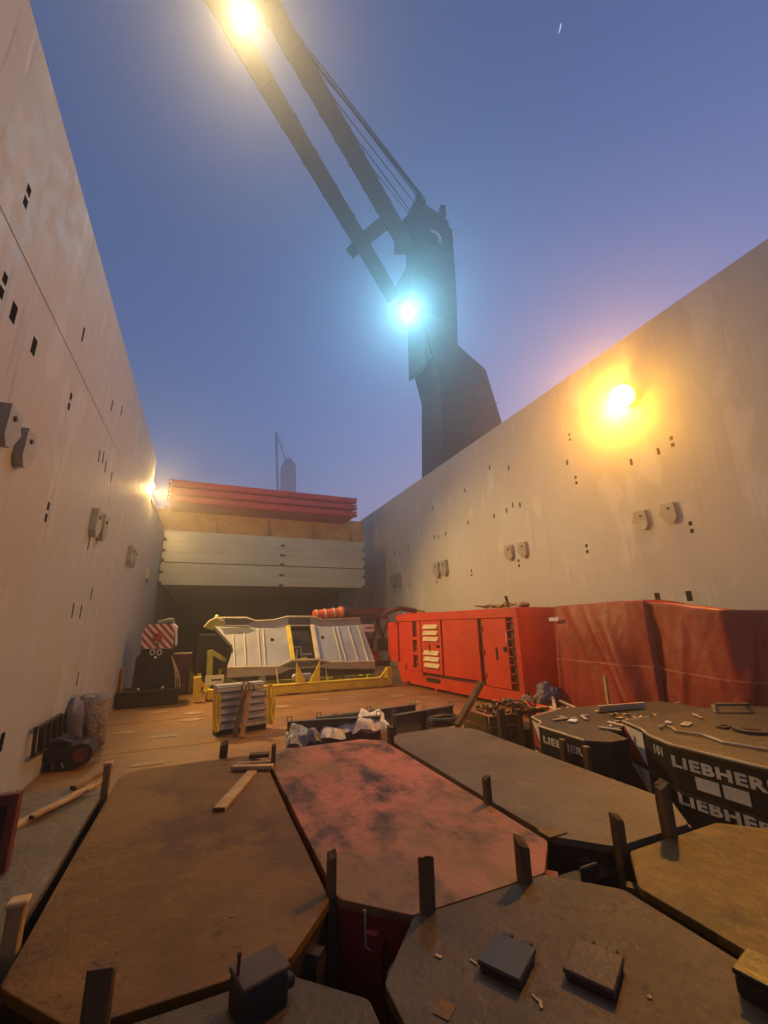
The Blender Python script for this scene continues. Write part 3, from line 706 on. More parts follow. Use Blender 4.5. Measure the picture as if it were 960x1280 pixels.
L1 = lettered('upper black slab numbered 101 with white lettering at the right edge', PA, 7, .645, 1.10, [('LIEBHERR', .15, (5.14, 3.64), (5.15, 2.0), .875, 'lettering'), ('101', .13, (5.305, 3.96), (5.14, 3.6), .92, 'number')])
L2 = lettered('lower black slab with white lettering under the numbered slab', PA, 7, .28, .64, [('LIEBHERR', .15, (5.14, 3.64), (5.15, 2.0), .50, 'lettering')], False)
for y0_ in (3.17, 2.90): MB().b2((5.135, y0_, .70), (5.16, y0_+.235, .825)).build('white_patch', M_WORNW, L1)
PB = [(4.745, 4.5), (4.98, 4.3), (5.3, 4.3), (5.46, 4.74), (8.2, 4.78), (8.2, 5.8), (7.1, 6.08), (6.07, 6.2), (5.13, 5.90), (5.01, 5.56), (4.80, 5.40)]
L3 = lettered('black lettered slab with timber posts against its side beyond the numbered slab', PB, 8, .575, 1.0, [('LIEBHERR', .125, (4.797, 5.32), (4.745, 4.5), .79, 'lettering')])
L4 = lettered('lower black slab beneath the lettered slab with timber posts', PB, 8, .16, .57, [], False)
for i, (py, nm) in enumerate(((4.83, 'dark timber post against the lettered slab, the farther one'), (4.44, 'dark timber post against the lettered slab, the nearer one'))):
    t = thing('timber_post', nm, 'post', (4.69, py, 0)); MB().b2((4.65, py-.045, .01), (4.725, py+.045, .93), .008).build('post', M_WOODD, t)
    MB().b2((4.655, py-.04, .932), (4.72, py+.04, .945)).build('split_top', M_WOOD, t)
# gear on top of those slabs
t = thing('angle_iron', 'pale steel angle bar lying on top of the lettered slabs', 'steel bar', (7.3, 6.1, 1.0))
pa, pb = floor_at(748, 886, 1.06), floor_at(806, 881, 1.06)
MB().beam(pa, pb, .05, .09).build('web', M_EDGE, t); MB().beam(pa+Vector((0, .06, -.05)), pb+Vector((0, .06, -.05)), .10, .015).build('flange', M_EDGE, t)
ct = thing('chain', 'rusty chain lying across the top of the lettered slabs', 'chain', (6.6, 5.2, 1.0))
def chain(pts, r, parent, mt, lk=.075):
    pts = [Vector(p) for p in pts]; L = 0; pos = []
    for a, b in zip(pts, pts[1:]):
        n = max(1, int((b-a).length/lk))
        for j in range(n): pos.append((a.lerp(b, j/n), (b-a).normalized()))
    proto = {}
    for i, (c, d) in enumerate(pos):
        q = MB(); up = Vector((0, 0, 1)) if i % 2 else d.cross(Vector((0, 0, 1))).normalized()
        ring = [c + d*(lk*.72*math.cos(a_)) + up*(lk*.42*math.sin(a_)) for a_ in [k*math.pi/4 for k in range(9)]]
        q.tube(ring, r, 5, False); q.build('link', mt, parent)
cp = [floor_at(*q_, 1.03) for q_ in ((766, 893), (775, 897), (790, 896), (803, 899), (818, 897), (832, 901))]
chain(cp, .016, ct, M_CHAIN, .10)
rg = thing('rigging_bar', 'bent rod lying along the numbered slab top', 'rod', (6.5, 3.6, 1.0))
MB().tube([floor_at(*q_, 1.115) for q_ in ((826, 909), (832, 907), (841, 910), (845, 914), (880, 919), (905, 928), (960, 937))], .016, 6).build('rod', M_EDGE, rg)
MB().sphere(floor_at(826, 909, 1.115), .03, 8, 6).build('rod_end', M_EDGE, rg)
fr2 = thing('pad_eye_frame', 'small raised frame on the far side of the numbered slab', 'frame', floor_at(915, 886, 1.1))
A = floor_at(895, 890, 1.1); B = floor_at(938, 890, 1.1)
for P_ in (A, B): MB().beam(P_, P_+Vector((0, 0, .10)), .08, .05).build('leg', M_EDGE, fr2)
MB().beam(A+Vector((0, 0, .11)), B+Vector((0, 0, .11)), .12, .03).build('top_bar', M_LIEB, fr2)
sr = thing('sling_plate', 'scuffed round lid on top of the numbered slab', 'lid', floor_at(940, 914, 1.0))
q_ = floor_at(940, 914, 1.1); MB().tube([q_+Vector((0, 0, -.002)), q_+Vector((0, 0, .03))], .20, 16).build('plate', M_LIEB, sr)
MB().tube([q_+Vector((0, 0, .03)), q_+Vector((0, 0, .04))], .10, 12).build('hub', M_BLACK, sr)
for i, (px, py) in enumerate([(700, 899), (716, 901), (730, 897), (770, 905), (762, 911)]):
    t = thing('clamp_bar', ['pale clamp bar at the far end', 'white tag plate', 'small clamp bar', 'pale clamp bar by the chain', 'crossed clamp bar near the warning triangles'][i] + ' on the lettered slab with posts', 'clamp', floor_at(px, py, 1.0))
    c_ = floor_at(px, py, 1.012); a_ = .5*i
    MB().box((0, 0, 0), (.30 if i != 1 else .16, .05 if i != 1 else .12, .025), .006, Matrix.Translation(c_) @ Matrix.Rotation(a_, 4, 'Z')).build('bar', M_EDGE if i != 1 else M_WHITE, t)
    MB().box((0, 0, 0), (.05, .10, .04), .006, Matrix.Translation(c_+Vector((.12, .08, .0))) @ Matrix.Rotation(a_, 4, 'Z')).build('jaw', M_STEEL, t)

for (px, py, lb, sx, sy, rz_, mt) in ((858, 905, 'pale scuffed plate', .22, .10, .3, M_EDGE), (872, 895, 'thin steel offcut', .30, .04, .9, M_EDGE), (905, 908, 'flat dark shim', .20, .12, .2, M_BLACK2), (835, 903, 'small white tag', .10, .07, .5, M_WHITE)):
    c_ = floor_at(px, py, 1.112); t = thing('loose_plate', lb + ' lying on top of the numbered slab', 'plate', c_)
    MB().box((0, 0, 0), (sx, sy, .018), .004, Matrix.Translation(c_) @ Matrix.Rotation(rz_, 4, 'Z')).build('plate', mt, t)
    MB().box((0, 0, 0), (sx*.25, sy*.5, .012), .002, Matrix.Translation(c_+Vector((0, 0, .016))) @ Matrix.Rotation(rz_, 4, 'Z')).build('lug', mt, t)
# ------------------------------------------------------------------ red container
A = Vector((8.92, 10.45, 0)); Bc = Vector((8.27, 18.05, 0)); cu_ = (Bc-A).normalized(); cv = Vector((cu_.y, -cu_.x, 0)); CL = (Bc-A).length; CH = 2.98; CD = 2.36
cmx = Matrix((cu_, cv, Vector((0, 0, 1)))).transposed().to_4x4(); cmx.translation = A
def ct_(px, py):
    d = ray(px, py); k = (A-EYE).dot(cv)/d.dot(cv); p = EYE+d*k; return (p-A).dot(cu_), p.z
con = thing('container', 'bright red steel equipment container with louvers, doors and a ladder', 'container', A)
def cb(name, t0, t1, z0, z1, d0, d1, mt, parent=None, bev=.006):
    if t0 > t1: t0, t1 = t1, t0
    return MB().b2((t0, d0, z0), (t1, d1, z1), bev, cmx).build(name, mt, parent or con)
X = lambda px, py=810: ct_(px, py)[0]
cb('core', .06, CL-.06, .12, CH-.06, .12, CD-.05, M_CONTD)
cb('top_rail', 0, CL, CH-.30, CH, 0, .119, M_CONT)
cb('bottom_rail', 0, X(527), .10, .50, 0.0, .119, M_CONT)
cb('bottom_rail', X(527)+.004, CL-.75, .10, .62, .0, .119, M_CONT)
cb('corner_post', 0, .20, .505, CH-.305, 0, .20, M_CONT)
cb('corner_post', CL-.10, CL, .9, CH-.305, 0, .119, M_CONT)
cb('end_panel', .005, .05, .12, CH-.30, .21, CD-.06, M_CONT)
cb('end_rail', 0, .058, CH-.295, CH, .124, CD-.05, M_CONT)
cb('roof', .08, CL-.08, CH-.058, CH-.008, .125, CD-.06, M_CONT)
MB().prism([(CL-.75, .10), (CL-.40, .10), (CL-.0, .88), (CL-.10, .895), (CL-.75, .895)], -.118, -.004, cmx @ Matrix(((1, 0, 0, 0), (0, 0, -1, 0), (0, 1, 0, 0), (0, 0, 0, 1)))).build('raked_end', M_CONT, con)
cb('leg', CL-.62, CL-.50, 0, .10, .03, .11, M_CONT); cb('leg', 4.6, 4.75, 0, .098, .03, .11, M_CONT); cb('leg', .4, .6, 0, .098, .03, .11, M_CONT)
zd0, zd1 = .52, CH-.32
cb('door', X(602)-.06, X(633), zd0, zd1, .03, .119, M_CONT)
dr = con.children[-1]
cb('door_handle', X(619), X(619)-.06, 1.35, 1.75, 0.0, .028, M_BLACK, dr); cb('door_latch', X(629)+.02, X(629)-.12, 1.62, 1.78, .004, .028, M_BLACK, dr)
cb('side_panel', X(598), X(553), .63, zd1, .035, .119, M_CONT)
cb('side_panel', X(481.5)-.22, X(497)+.02, .9, zd1, .05, .119, M_CONT)
cb('corrugated_panel', X(498), X(514), .63, zd1, .06, .119, M_CONT)
cpn = con.children[-1]
for k in range(14): cb('rib', X(499), X(513), .70+k*.142, .73+k*.142, .045, .059, M_CONT, cpn)
cb('slot_frame', X(514.5), X(516), .63, zd1, .01, .119, M_CONT); cb('slot_frame', X(521.5), X(525.5), .63, zd1, .01, .119, M_CONT)
for z in (.63, 1.27, 1.88): cb('slot_bar', X(516)-.005, X(521.5)+.005, z, z+.13, .015, .119, M_CONT)
for z in (.80, 1.0, 1.45, 1.6): MB().tube([cmx @ Vector((X(520.5), -.01, z)), cmx @ Vector((X(520.5), .03, z))], .04, 8).build('gauge_cap', M_TARPS, con)
cb('louver_door', X(526.3), X(551), .63, zd1, .03, .119, M_CONT); ld_ = con.children[-1]
for k in range(3):
    for z0 in (1.87, .86):
        z = z0+k*.24
        q = MB(); pr_ = [(.0, 0), (.0, .03), (-.085, -.13), (-.085, -.155)]
        x0, x1 = sorted((X(529.5), X(547.5)))
        q.prism([(-.028+a*.9, b_) for a, b_ in [(0, .06), (-.09, -.10), (-.075, -.11), (0, -.10)]], x0, x1, cmx @ Matrix(((0, 0, 1, 0), (1, 0, 0, .058), (0, 1, 0, z+.1), (0, 0, 0, 1))))
        q.build('louver_slat', M_LOUV, ld_)
cb('latch', X(549), X(545), 1.62, 1.72, -.0, .029, M_BLACK, ld_); cb('latch', X(537), X(536), 1.35, 1.75, .0, .029, M_BLACK, ld_)
MB().prism([(x_+.12*math.cos(a), z_+.085*math.sin(a)) for (x_, z_, a) in [(X(548), .40, math.pi/2*0+k*math.pi/5-math.pi/2) if False else (0, 0, 0) for k in range(0)]] or [(X(531)-.1+.0, .30), (X(549)+.1, .30), (X(549), .36), (X(549)+.0, .42), (X(549)+.1, .47), (X(531)-.1, .47), (X(531), .42), (X(531), .36)], .0, .006, cmx @ Matrix(((1, 0, 0, 0), (0, 0, -1, -.001), (0, 1, 0, 0), (0, 0, 0, 1)))).build('fork_slot', M_BLACK, con)
for z_ in (.75, 1.5, 2.25): MB().tube([cmx @ Vector((X(602)-.09, .012, z_)), cmx @ Vector((X(602)-.09, .012, z_+.16))], .025, 7).build('hinge', M_CONT, dr)
for z_ in (.8, 2.2): MB().tube([cmx @ Vector((X(526.3)-.02, .012, z_)), cmx @ Vector((X(526.3)-.02, .012, z_+.16))], .022, 7).build('hinge', M_CONT, ld_)
cb('notice_plate', X(575), X(575)-.16, 1.95, 2.05, .028, .034, M_TARPS); cb('notice_plate', X(563), X(563)-.3, 1.25, 1.28, .028, .034, M_TARPS)
for t_ in (.05, CL-.22):
    for z_ in (CH-.155,): cb('corner_casting', t_, t_+.18, z_, z_+.16, -.008, .05, M_CONT)
lx0, lx1 = sorted((X(635.5, 820), X(641.5, 820)))
cb('ladder_stile', lx1, lx1+.05, zd0, zd1, .02, .11, M_CONT)
for k in range(8): cb('ladder_rung', lx0+.02, lx1, .70+k*.26, .73+k*.26, .03, .08, M_CONT)
cb('data_plate', X(634)-.0, X(634)+.03, 1.9, 2.25, .01, .03, M_WHITE)
for k in range(3): cb('roof_lashing', CL-1.2-k*.9, CL-.5-k*.9, CH+.002, CH+.07-.02*k, .2, .32, M_HRED)
# things lying on the container roof
rf = thing('rope_heap', 'heap of yellow rope and hoses lying on the container roof', 'rope', cmx @ Vector((1.2, .4, CH)))
random.seed(3)
for k in range(4):
    pts = [cmx @ Vector((.4+.22*j+random.uniform(-.1, .1), .25+.1*k+random.uniform(-.08, .08), CH+.05+random.uniform(0, .10))) for j in range(9)]
    MB().tube(pts, .03, 6).build('rope', M_ROPE if k % 2 else M_CHAIN, rf)
vh = thing('lifting_post', 'small dark post with stays on the container roof', 'post', cmx @ Vector((.45, .5, CH)))
b0 = cmx @ Vector((.62, .3, CH+.02)); tp = b0+Vector((-.08, .0, .36))
MB().tube([b0, tp], .05, 8).build('post', M_BLACK2, vh)
for dx in (-.5, .5): MB().tube([tp-Vector((0, 0, .18)), b0+cu_*dx], .02, 6).build('stay', M_CHAIN, vh)
bl_ = thing('dark_bundle', 'dark lump resting on the roof edge beside the post', 'bundle', cmx @ Vector((.1, .6, CH)))
q = MB(); q.sphere(cmx @ Vector((.12, .5, CH+.08)), .16, 10, 7, (1.2, 1, .6)); q.build('bundle', M_CHAIN, bl_, smooth=True)
# red skid beam and dark gear between the container end and the tarpaulin
sk = thing('skid_beam', 'red steel beam lying below the container end', 'beam', (8.2, 8.6, .1))
MB().beam(floor_at(655, 884, .35), floor_at(742, 904, .35), .14, .28, bev=.01).build('web', M_CONT, sk)
MB().beam(floor_at(655, 881, .50), floor_at(742, 900, .50), .26, .025).build('flange', M_CONT, sk)
jk = thing('scrap_gear', 'pile of pale tubes and dark bags before the container end', 'scrap', floor_at(690, 880, .2))
c_ = floor_at(690, 872, .5)

for (o_, r_, sd) in ((Vector((-.05, .1, .02)), .28, 4), (Vector((-.5, .45, -.2)), .2, 8)):
    b_ = bmesh.new(); bmesh.ops.create_icosphere(b_, subdivisions=4, radius=1)
    for v in b_.verts:
        k_ = 1+.35*noise.noise(v.co*1.5+Vector((sd, 0, 0)))+.3*noise.noise(v.co*4+Vector((0, sd, 0)))+.12*noise.noise(v.co*10)
        v.co = Vector((v.co.x*r_*1.2, v.co.y*r_, v.co.z*r_*1.1))*k_+c_+o_
    q = MB(); q._merge(b_); q.build('bag', M_CLOTH, jk, smooth=True)
for a_, b_, r_ in (((684, 852), (690, 862), .05), ((690, 864), (694, 888), .045), ((676, 884), (694, 886), .03), ((688, 884), (706, 896), .035), ((706, 896), (710, 884), .03), ((700, 876), (722, 886), .03)):
    MB().tube([floor_at(*a_, .55), floor_at(*b_, .5)], r_, 7).build('tube', M_EDGE, jk)
# ------------------------------------------------------------------ tarpaulin covered loads
def tarp(label, name, front, depth, zb, folds, seed, seam, nx=110, nz=44):
    """front: list of (x, y, ztop) along the visible face, draped from the top edge down and back over the load"""
    t = thing('tarpaulin_load', label, 'tarpaulin', (front[0][0], front[0][1], 0)); b = MB(); bm = b.bm
    cum = [0]
    for a, c in zip(front, front[1:]): cum.append(cum[-1]+math.hypot(c[0]-a[0], c[1]-a[1]))
    def at(s):
        s *= cum[-1]
        for i in range(len(front)-1):
            if s <= cum[i+1] or i == len(front)-2:
                k = (s-cum[i])/(cum[i+1]-cum[i]); a, c = Vector(front[i]), Vector(front[i+1]); return a.lerp(c, min(1, k))
    def disp(s, z):
        L = s*cum[-1]; d = .05*noise.noise((L*.9, z*.7, seed))+.020*noise.noise((L*3.1+z*1.6, z*.7, seed+5))+.006*noise.noise((L*8-z*2, z*2.5, seed+9))
        for (fs, amp, wd, sl) in folds: d += min(1, 1.3-(z-zb)/2.6*1.15)*amp*math.exp(-((L-fs-sl*(z-1.5))/wd)**2)*(.75+.5*noise.noise((z*1.1, fs, seed)))
        return d
    grid = []
    for i in range(nx+1):
        s = i/nx; p = at(s); q = at(min(1, s+.01))-at(max(0, s-.01)); n_ = Vector((q.y, -q.x, 0)).normalized()
        if n_.x > 0: n_ = -n_
        row = []
        for j in range(nz+1):
            z = zb+(p.z-zb)*j/nz + (0.10*noise.noise((s*6, seed, 0)) if j == 0 else 0); o_ = disp(s, z)*(1 if j < nz else .3) + .10*(1-j/nz)
            row.append(bm.verts.new((p.x+n_.x*o_, p.y+n_.y*o_, z)))
        for j in range(1, 11):
            k = j/10; z = p.z+.04*math.sin(k*3.1)+.02*noise.noise((s*5, k*4, seed+2))-.10*k
            row.append(bm.verts.new((p.x-n_.x*(.03+depth*k), p.y-n_.y*(.03+depth*k)*.2, z)))
        grid.append(row)
    for r1, r2 in zip(grid, grid[1:]):
        for j in range(len(r1)-1): bm.faces.new((r1[j], r2[j], r2[j+1], r1[j+1]))
    for row in (grid[0], grid[-1]):
        c = bm.verts.new((row[-1].co.x, row[-1].co.y, zb)); bm.faces.new(row+[c])
    crest = [g_[int(nz*seam)].co.copy() for g_ in grid]; hang = [g_[nz].co.copy() for g_ in grid]
    b.build('cover', M_TARP, t, smooth=True)
    q = MB()
    for a, c in zip(crest[::2], crest[2::2]): q.beam(a+Vector((-.012, 0, 0)), c+Vector((-.012, 0, 0)), .012, .035)
    q.build('seam', M_TARPS, t); return t
T1 = tarp('smaller red tarpaulin covered load next to the container end', 't', [(10.6, 9.62, 2.93), (9.35, 9.36, 2.94), (9.2, 8.1, 2.95), (9.12, 6.9, 2.96), (9.17, 6.45, 2.95)], 1.6, .3,
          [(1.35, .08, .07, .05), (1.9, .05, .10, .12), (2.5, .09, .16, -.2), (3.1, .12, .10, -.45), (3.45, .20, .22, -.35), (3.9, -.06, .2, -.1)], 1.0, .47)
T2 = tarp('larger red tarpaulin covered load at the right edge', 't', [(9.30, 6.8, 2.95), (9.24, 6.2, 2.86), (9.2, 4.95, 2.66), (9.7, 4.5, 2.64), (10.6, 2.0, 2.66)], 1.5, .3,
          [(.35, -.08, .15, .2), (.9, .05, .08, .15), (1.5, .05, .12, -.2), (2.05, .09, .10, .25), (2.55, .10, .10, -.1), (3.4, .08, .3, .2), (4.2, .06, .12, -.1)], 7.0, .47)
for T_, pts in ((T1, ((700, 882), (722, 886), (742, 889))), (T2, ((775, 886), (800, 880), (850, 878)))):
    for a_, b_ in zip(pts, pts[1:]):
        P_ = wall_at(*a_, 8.95); Q_ = wall_at(*b_, 8.95); MB().tube([P_, (P_+Q_)/2+Vector((0, 0, -.06)), Q_], .012, 5).build('hem_rope', M_EDGE, T_)
l_ = wall_at(694, 774, 9.19); MB().box((l_.x-.06, l_.y, l_.z), (.01, .34, .10), 0).build('white_label', M_WHITE, T1)
gp = thing('timber_prop', 'thin pale prop standing where the two tarpaulins meet', 'prop', floor_at(760, 880, .4))
a = wall_at(756, 845, 8.9); c = wall_at(761, 884, 8.8); MB().beam(c, a, .06, .06).build('prop', M_WOODP, gp)
MB().box(c+Vector((0, 0, -.03)), (.12, .12, .04)).build('foot', M_WOODD, gp)

# ------------------------------------------------------------------ chain crate behind the grey slab
cr_ = thing('chain_crate', 'open dark timber crate heaped with rusty chain behind the grey brown slab', 'crate', (6.2, 8.2, 0))
x0, x1, y0, y1 = 5.35, 6.75, 7.35, 8.25
for k in range(3):
    MB().b2((x0, y0, .12+k*.21), (x1-.75, y0+.05, .31+k*.21), .006).build('side_board', M_WOODD, cr_)
    MB().b2((x0-.05, y0+.06, .12+k*.21), (x0-.004, y1, .31+k*.21), .006).build('end_board', M_WOODD, cr_)
MB().b2((x0, y0+.06, .05), (x1, y1, .4)).build('crate_floor', M_BLACK, cr_)
for (x, y) in ((x0+.66, y0-.05), (x0+1.0, y0-.06), (x1-.02, y0-.03), (x1, y1)): MB().b2((x-.06, y-.05, 0), (x+.06, y+.048, .82 if x < x1-.1 else .74), .006).build('corner_post', M_WOODD, cr_)
MB().b2((x0+.72, y0-.02, .70), (x1+.1, y0+.03, .78), .006).build('top_rail', M_WOODD, cr_)
chp = thing('chain', 'heap of rusty chain piled in the timber crate', 'chain', (5.8, 7.8, .6))
random.seed(11)
for k in range(7):
    c0 = Vector((5.5+k*.18, 7.5+random.uniform(0, .4), .74)); pts = [c0+Vector((.16*math.cos(j*1.1+k), .13*math.sin(j*1.1+k*2), .10*math.sin(j*.9+k)+.015*j)) for j in range(7)]
    chain(pts, .022, chp, M_CHAIN, .10)
dp = thing('leaning_timber', 'long dark timber leaning up beside the chain crate', 'timber', floor_at(573, 905, .4))
p0 = depth_at(571, 908, 7.5); p1 = depth_at(601, 855, 7.9)
MB().beam(p0, p1, .11, .11, bev=.008).build('timber', M_WOODD, dp); d_ = (p1-p0).normalized(); MB().beam(p1, p1+d_*.015, .10, .10).build('end_grain', M_WOOD, dp)
tr = thing('tyre_fender', 'dark rubber coil lying near the crate', 'hose', (5.2, 8.6, .2))
c_ = floor_at(555, 902, .35)
for k in range(2): MB().tube([c_+Vector((.35*math.cos(a), .22*math.sin(a), .06*k)) for a in [j*math.pi/8 for j in range(17)]], .06, 7, False).build('coil', M_BLACK2, tr)

# ------------------------------------------------------------------ dark channels, sheets and bag behind the red slab
def channel(label, a, b, z0, h):
    a = Vector(a); b = Vector(b); t = thing('steel_channel', label, 'steel channel', ((a+b)/2).to_tuple()); d = (b-a).normalized(); n_ = Vector((d.y, -d.x, 0))
    up = Vector((0, 0, h))
    MB().beam(a+up*.5, b+up*.5, .02, h).build('web', M_CHAN, t)
    MB().beam(a+up+n_*.05, b+up+n_*.05, .12, .02).build('flange', M_STEEL if False else M_CHAN, t)
    MB().beam(a+n_*.05+Vector((0, 0, .012)), b+n_*.05+Vector((0, 0, .012)), .12, .02).build('flange', M_CHAN, t)
    for k in (.02, .5, .98):
        c = a.lerp(b, k)+n_*.03; MB().beam(c+up*.05, c+up*1.0-Vector((0, 0, .012)), .02, .09, up=n_).build('web_stiffener', M_CHAN, t)
        e = a.lerp(b, k)+up; MB().tube([e+d*.05, e+d*.05+Vector((0, 0, .09)), e-d*.05+Vector((0, 0, .09)), e-d*.05], .012, 5).build('lifting_eye', M_CHAIN, t)
    return t
channel('nearer dark steel channel behind the red slab', floor_at(358, 934, .05), floor_at(476, 925, .05), 0, .5)
channel('dark steel channel behind the grey brown slab', floor_at(492, 922, .08), floor_at(566, 906, .08), 0, .46)
channel('farther dark channel beside the white sheets', floor_at(395, 922, .1), floor_at(520, 902, .1), 0, .42)
def heap(name, label, cat, c, sx, sy, sz, mt, seed, part, n=26, amp=.5):
    t = thing(name, label, cat, c); q = MB(); b = bmesh.new(); bmesh.ops.create_icosphere(b, subdivisions=4, radius=1)
    for v in b.verts:
        d = 1+amp*noise.noise(v.co*1.6+Vector((seed, 0, 0)))+amp*.45*noise.noise(v.co*4.2+Vector((0, seed, 0)))+amp*.2*noise.noise(v.co*9+Vector((0, 0, seed)))
        v.co = Vector((v.co.x*sx*d, v.co.y*sy*d, max(-.05, v.co.z)*sz*d))+Vector(c)
    q._merge(b); q.build(part, mt, t, smooth=True); return t
gb = thing('plastic_bag', 'crumpled grey plastic sheet beside the dark channels', 'plastic sheet', floor_at(378, 930, .3))
ws = thing('white_sheet', 'white folded sheets lying behind the dark channels', 'white sheet', floor_at(450, 915, .1))
def sheet(parent, pts, z, seed, nm='sheet', mt=None, h=.12):
    b = MB(); P = [Vector(floor_at(*p_, z)) for p_ in pts]; bm = b.bm; n = 22; V = []
    for i in range(n+1):
        r_ = []
        for j in range(n+1):
            u, v_ = i/n, j/n; p_ = P[0].lerp(P[1], u).lerp(P[3].lerp(P[2], u), v_)
            e = min(u, 1-u, v_, 1-v_); zz = h*noise.noise((p_.x*1.7, p_.y*1.7, seed))+.5*h*noise.noise((p_.x*5, p_.y*5, seed))
            r_.append(bm.verts.new(p_+Vector((.06*noise.noise((u*6, v_*6, seed)), .06*noise.noise((v_*6, u*6, seed+3)), zz+h*.9*min(1, e*6)))))
        V.append(r_)
    for a_, b_ in zip(V, V[1:]):
        for j in range(n): bm.faces.new((a_[j], b_[j], b_[j+1], a_[j+1]))
    return b.build(nm, mt or M_SHEET, parent, smooth=True)
sheet(ws, [(412, 918), (474, 913), (470, 899), (420, 905)], .28, 2)
sheet(ws, [(440, 911), (486, 906), (478, 893), (450, 898)], .38, 5, h=.2)
sheet(gb, [(356, 936), (396, 931), (402, 927), (359, 917)], .42, 13, 'sheet', M_GBAG, .22)
sheet(ws, [(400, 924), (432, 921), (428, 909), (402, 911)], .24, 8)
# ------------------------------------------------------------------ grey ribbed bundle with yellow slings
sb = thing('ribbed_bundle', 'bundle of grey ribbed steel sheets standing on the brown floor', 'steel bundle', (1.05, 11.5, 0))
a0 = floor_at(270, 922, .0); b0 = floor_at(334, 912, .0); dd = (b0-a0).normalized(); nn = Vector((-dd.y, dd.x, 0))
hgt = 1.08; lean = .35
for k in range(6):
    z0 = .12+k*(hgt-.1)/6; z1 = z0+(hgt-.1)/6-.02
    for (za, zb_, off, nm) in ((z0, z1, .0, 'ribbed_sheet'),):
        s0 = a0+nn*(lean*z0/hgt); MB().prism([(0, .015), (.022, .03), (.022, z1-z0-.012), (.045, z1-z0), (-.05, z1-z0), (-.05, .0)], 0, (b0-a0).length-.02*(k % 2)*3, Matrix(((nn.x*-1, 0, dd.x, s0.x), (nn.y*-1, 0, dd.y, s0.y), (0, 1, 0, za), (0, 0, 0, 1)))).build(nm, M_GALV, sb)
MB().beam(a0+nn*.25+Vector((0, 0, .06)), b0+nn*.25+Vector((0, 0, .06)), .3, .12).build('base_beam', M_BLACK, sb)
MB().slab([a0+nn*.12+Vector((0, 0, .12)), b0+nn*.12+Vector((0, 0, .12)), b0+nn*.5+Vector((0, 0, hgt)), a0+nn*.5+Vector((0, 0, hgt))], nn, .25).build('back_sheet', M_GALV, sb)
MB().beam(a0+nn*.55+Vector((0, 0, hgt+.02)), b0+nn*.55+Vector((0, 0, hgt+.02)), .36, .03).build('top_sheet', M_GALV, sb)
for side, e in (('left', a0-dd*.03), ('right', b0+dd*.05)):
    sl = thing('web_sling', f'yellow lifting sling coiled on the {side} end of the ribbed bundle', 'sling', e)
    for k in range(3 if side == 'right' else 2):
        o_ = e+dd*(.045*k)-nn*(.03+.02*k)
        loop = [o_+nn*(lean*.9*(z_/hgt))+Vector((0, 0, z_))+dd*s_*.05+Vector((random.uniform(-.012, .012), 0, 0)) for z_, s_ in ((.12, 0), (.3, -1), (.6, -1.1), (.9, -.8), (1.06, 0), (.9, .8), (.6, 1.1), (.3, 1), (.12, 0))]
        MB().tube(loop, .024, 7, False).build('sling', M_ROPE, sl)
for nm, pa_, pb_, lb in (('left', (292, 920), (306, 862), 'rusty strap plank leaning up across the ribbed bundle, left one'), ('right', (301, 921), (311, 864), 'rusty strap plank leaning up across the ribbed bundle, right one')):
    t = thing('leaning_plank', lb, 'plank', floor_at(*pa_, 0)); P0 = floor_at(*pa_, 0.02); P1 = depth_at(*pb_, P0.y+.42)
    MB().beam(P0-nn*.06, P1-nn*.06, .12, .05, up=-nn, bev=.006).build('board', M_WOOD, t)
    c_ = P1-nn*.06+Vector((0, 0, .08)); MB().tube([c_+dd*.10*math.cos(a)+Vector((0, 0, .12*math.sin(a))) for a in [j*math.pi/6 for j in range(13)]], .02, 6, False).build('eye_loop', M_CHAIN, t)

# ------------------------------------------------------------------ yellow cradle with the grey steel section
yc = thing('yellow_cradle', 'long yellow steel transport cradle on the floor below the grey section', 'cradle', (3.8, 17.6, 0))
Y0 = 17.25
xl, xr = -.02, 7.62
q = MB(); q.b2((xl+.35, Y0, .05), (xr, Y0+.14, .36), .015); q.build('front_beam', M_YEL, yc)
MB().b2((xl+.2, Y0-.05, .361), (xr, Y0+.25, .39)).build('beam_flange', M_YEL, yc)
MB().b2((xl, Y0+3.4, .05), (xr-.8, Y0+3.55, .36), .015).build('rear_beam', M_YELG, yc)
for x in (xl+.3, 2.2, 5.0, xr-.25): MB().b2((x, Y0+.16, .08), (x+.16, Y0+3.39, .30)).build('cross_beam', M_YELG, yc)
def gusset(x, y, s, w_, h_, name='gusset', mt=None):
    MB().prism([(0, 0), (s*w_, 0), (0, h_)], -.03, .03, Matrix(((1, 0, 0, x), (0, 0, -1, y), (0, 1, 0, .392), (0, 0, 0, 1)))).build(name, mt or M_YEL, yc)
gl = depth_at(370, 866, Y0).x; gusset(gl, Y0+.1, 1, .42, .78)
gr_ = depth_at(400, 864, Y0).x; gusset(gr_, Y0+.1, -1, .42, .78)
def strut(p, q_, w_=.13, mt=None, nm='upright', ya=Y0+.1, yb=None):
    yb = ya if yb is None else yb
    MB().beam(depth_at(*p, ya), depth_at(*q_, yb), w_, w_, up=(0, 1, 0)).build(nm, mt or M_YEL, yc)
strut((246, 874), (247, 846), .26); strut((247, 848), (270, 875), .10, nm='brace')
strut((486, 856), (485.5, 834), .22, ya=Y0); strut((484, 836), (470, 856), .10, nm='brace', ya=Y0)
strut((234, 866), (236, 838), .20, M_YELG, ya=Y0+2.6); strut((237, 840), (262, 866), .12, M_YELG, 'brace', Y0+2.6)
strut((261, 858), (263, 813), .22, M_YELG, ya=Y0+1.5); strut((263, 814), (283, 826), .16, M_YELG, 'brace', Y0+1.5)
strut((248, 862), (249, 842), .14, M_YELG, ya=Y0+1.5)
strut((272, 856), (276, 836), .10, M_YELG, 'brace', Y0+2.0)
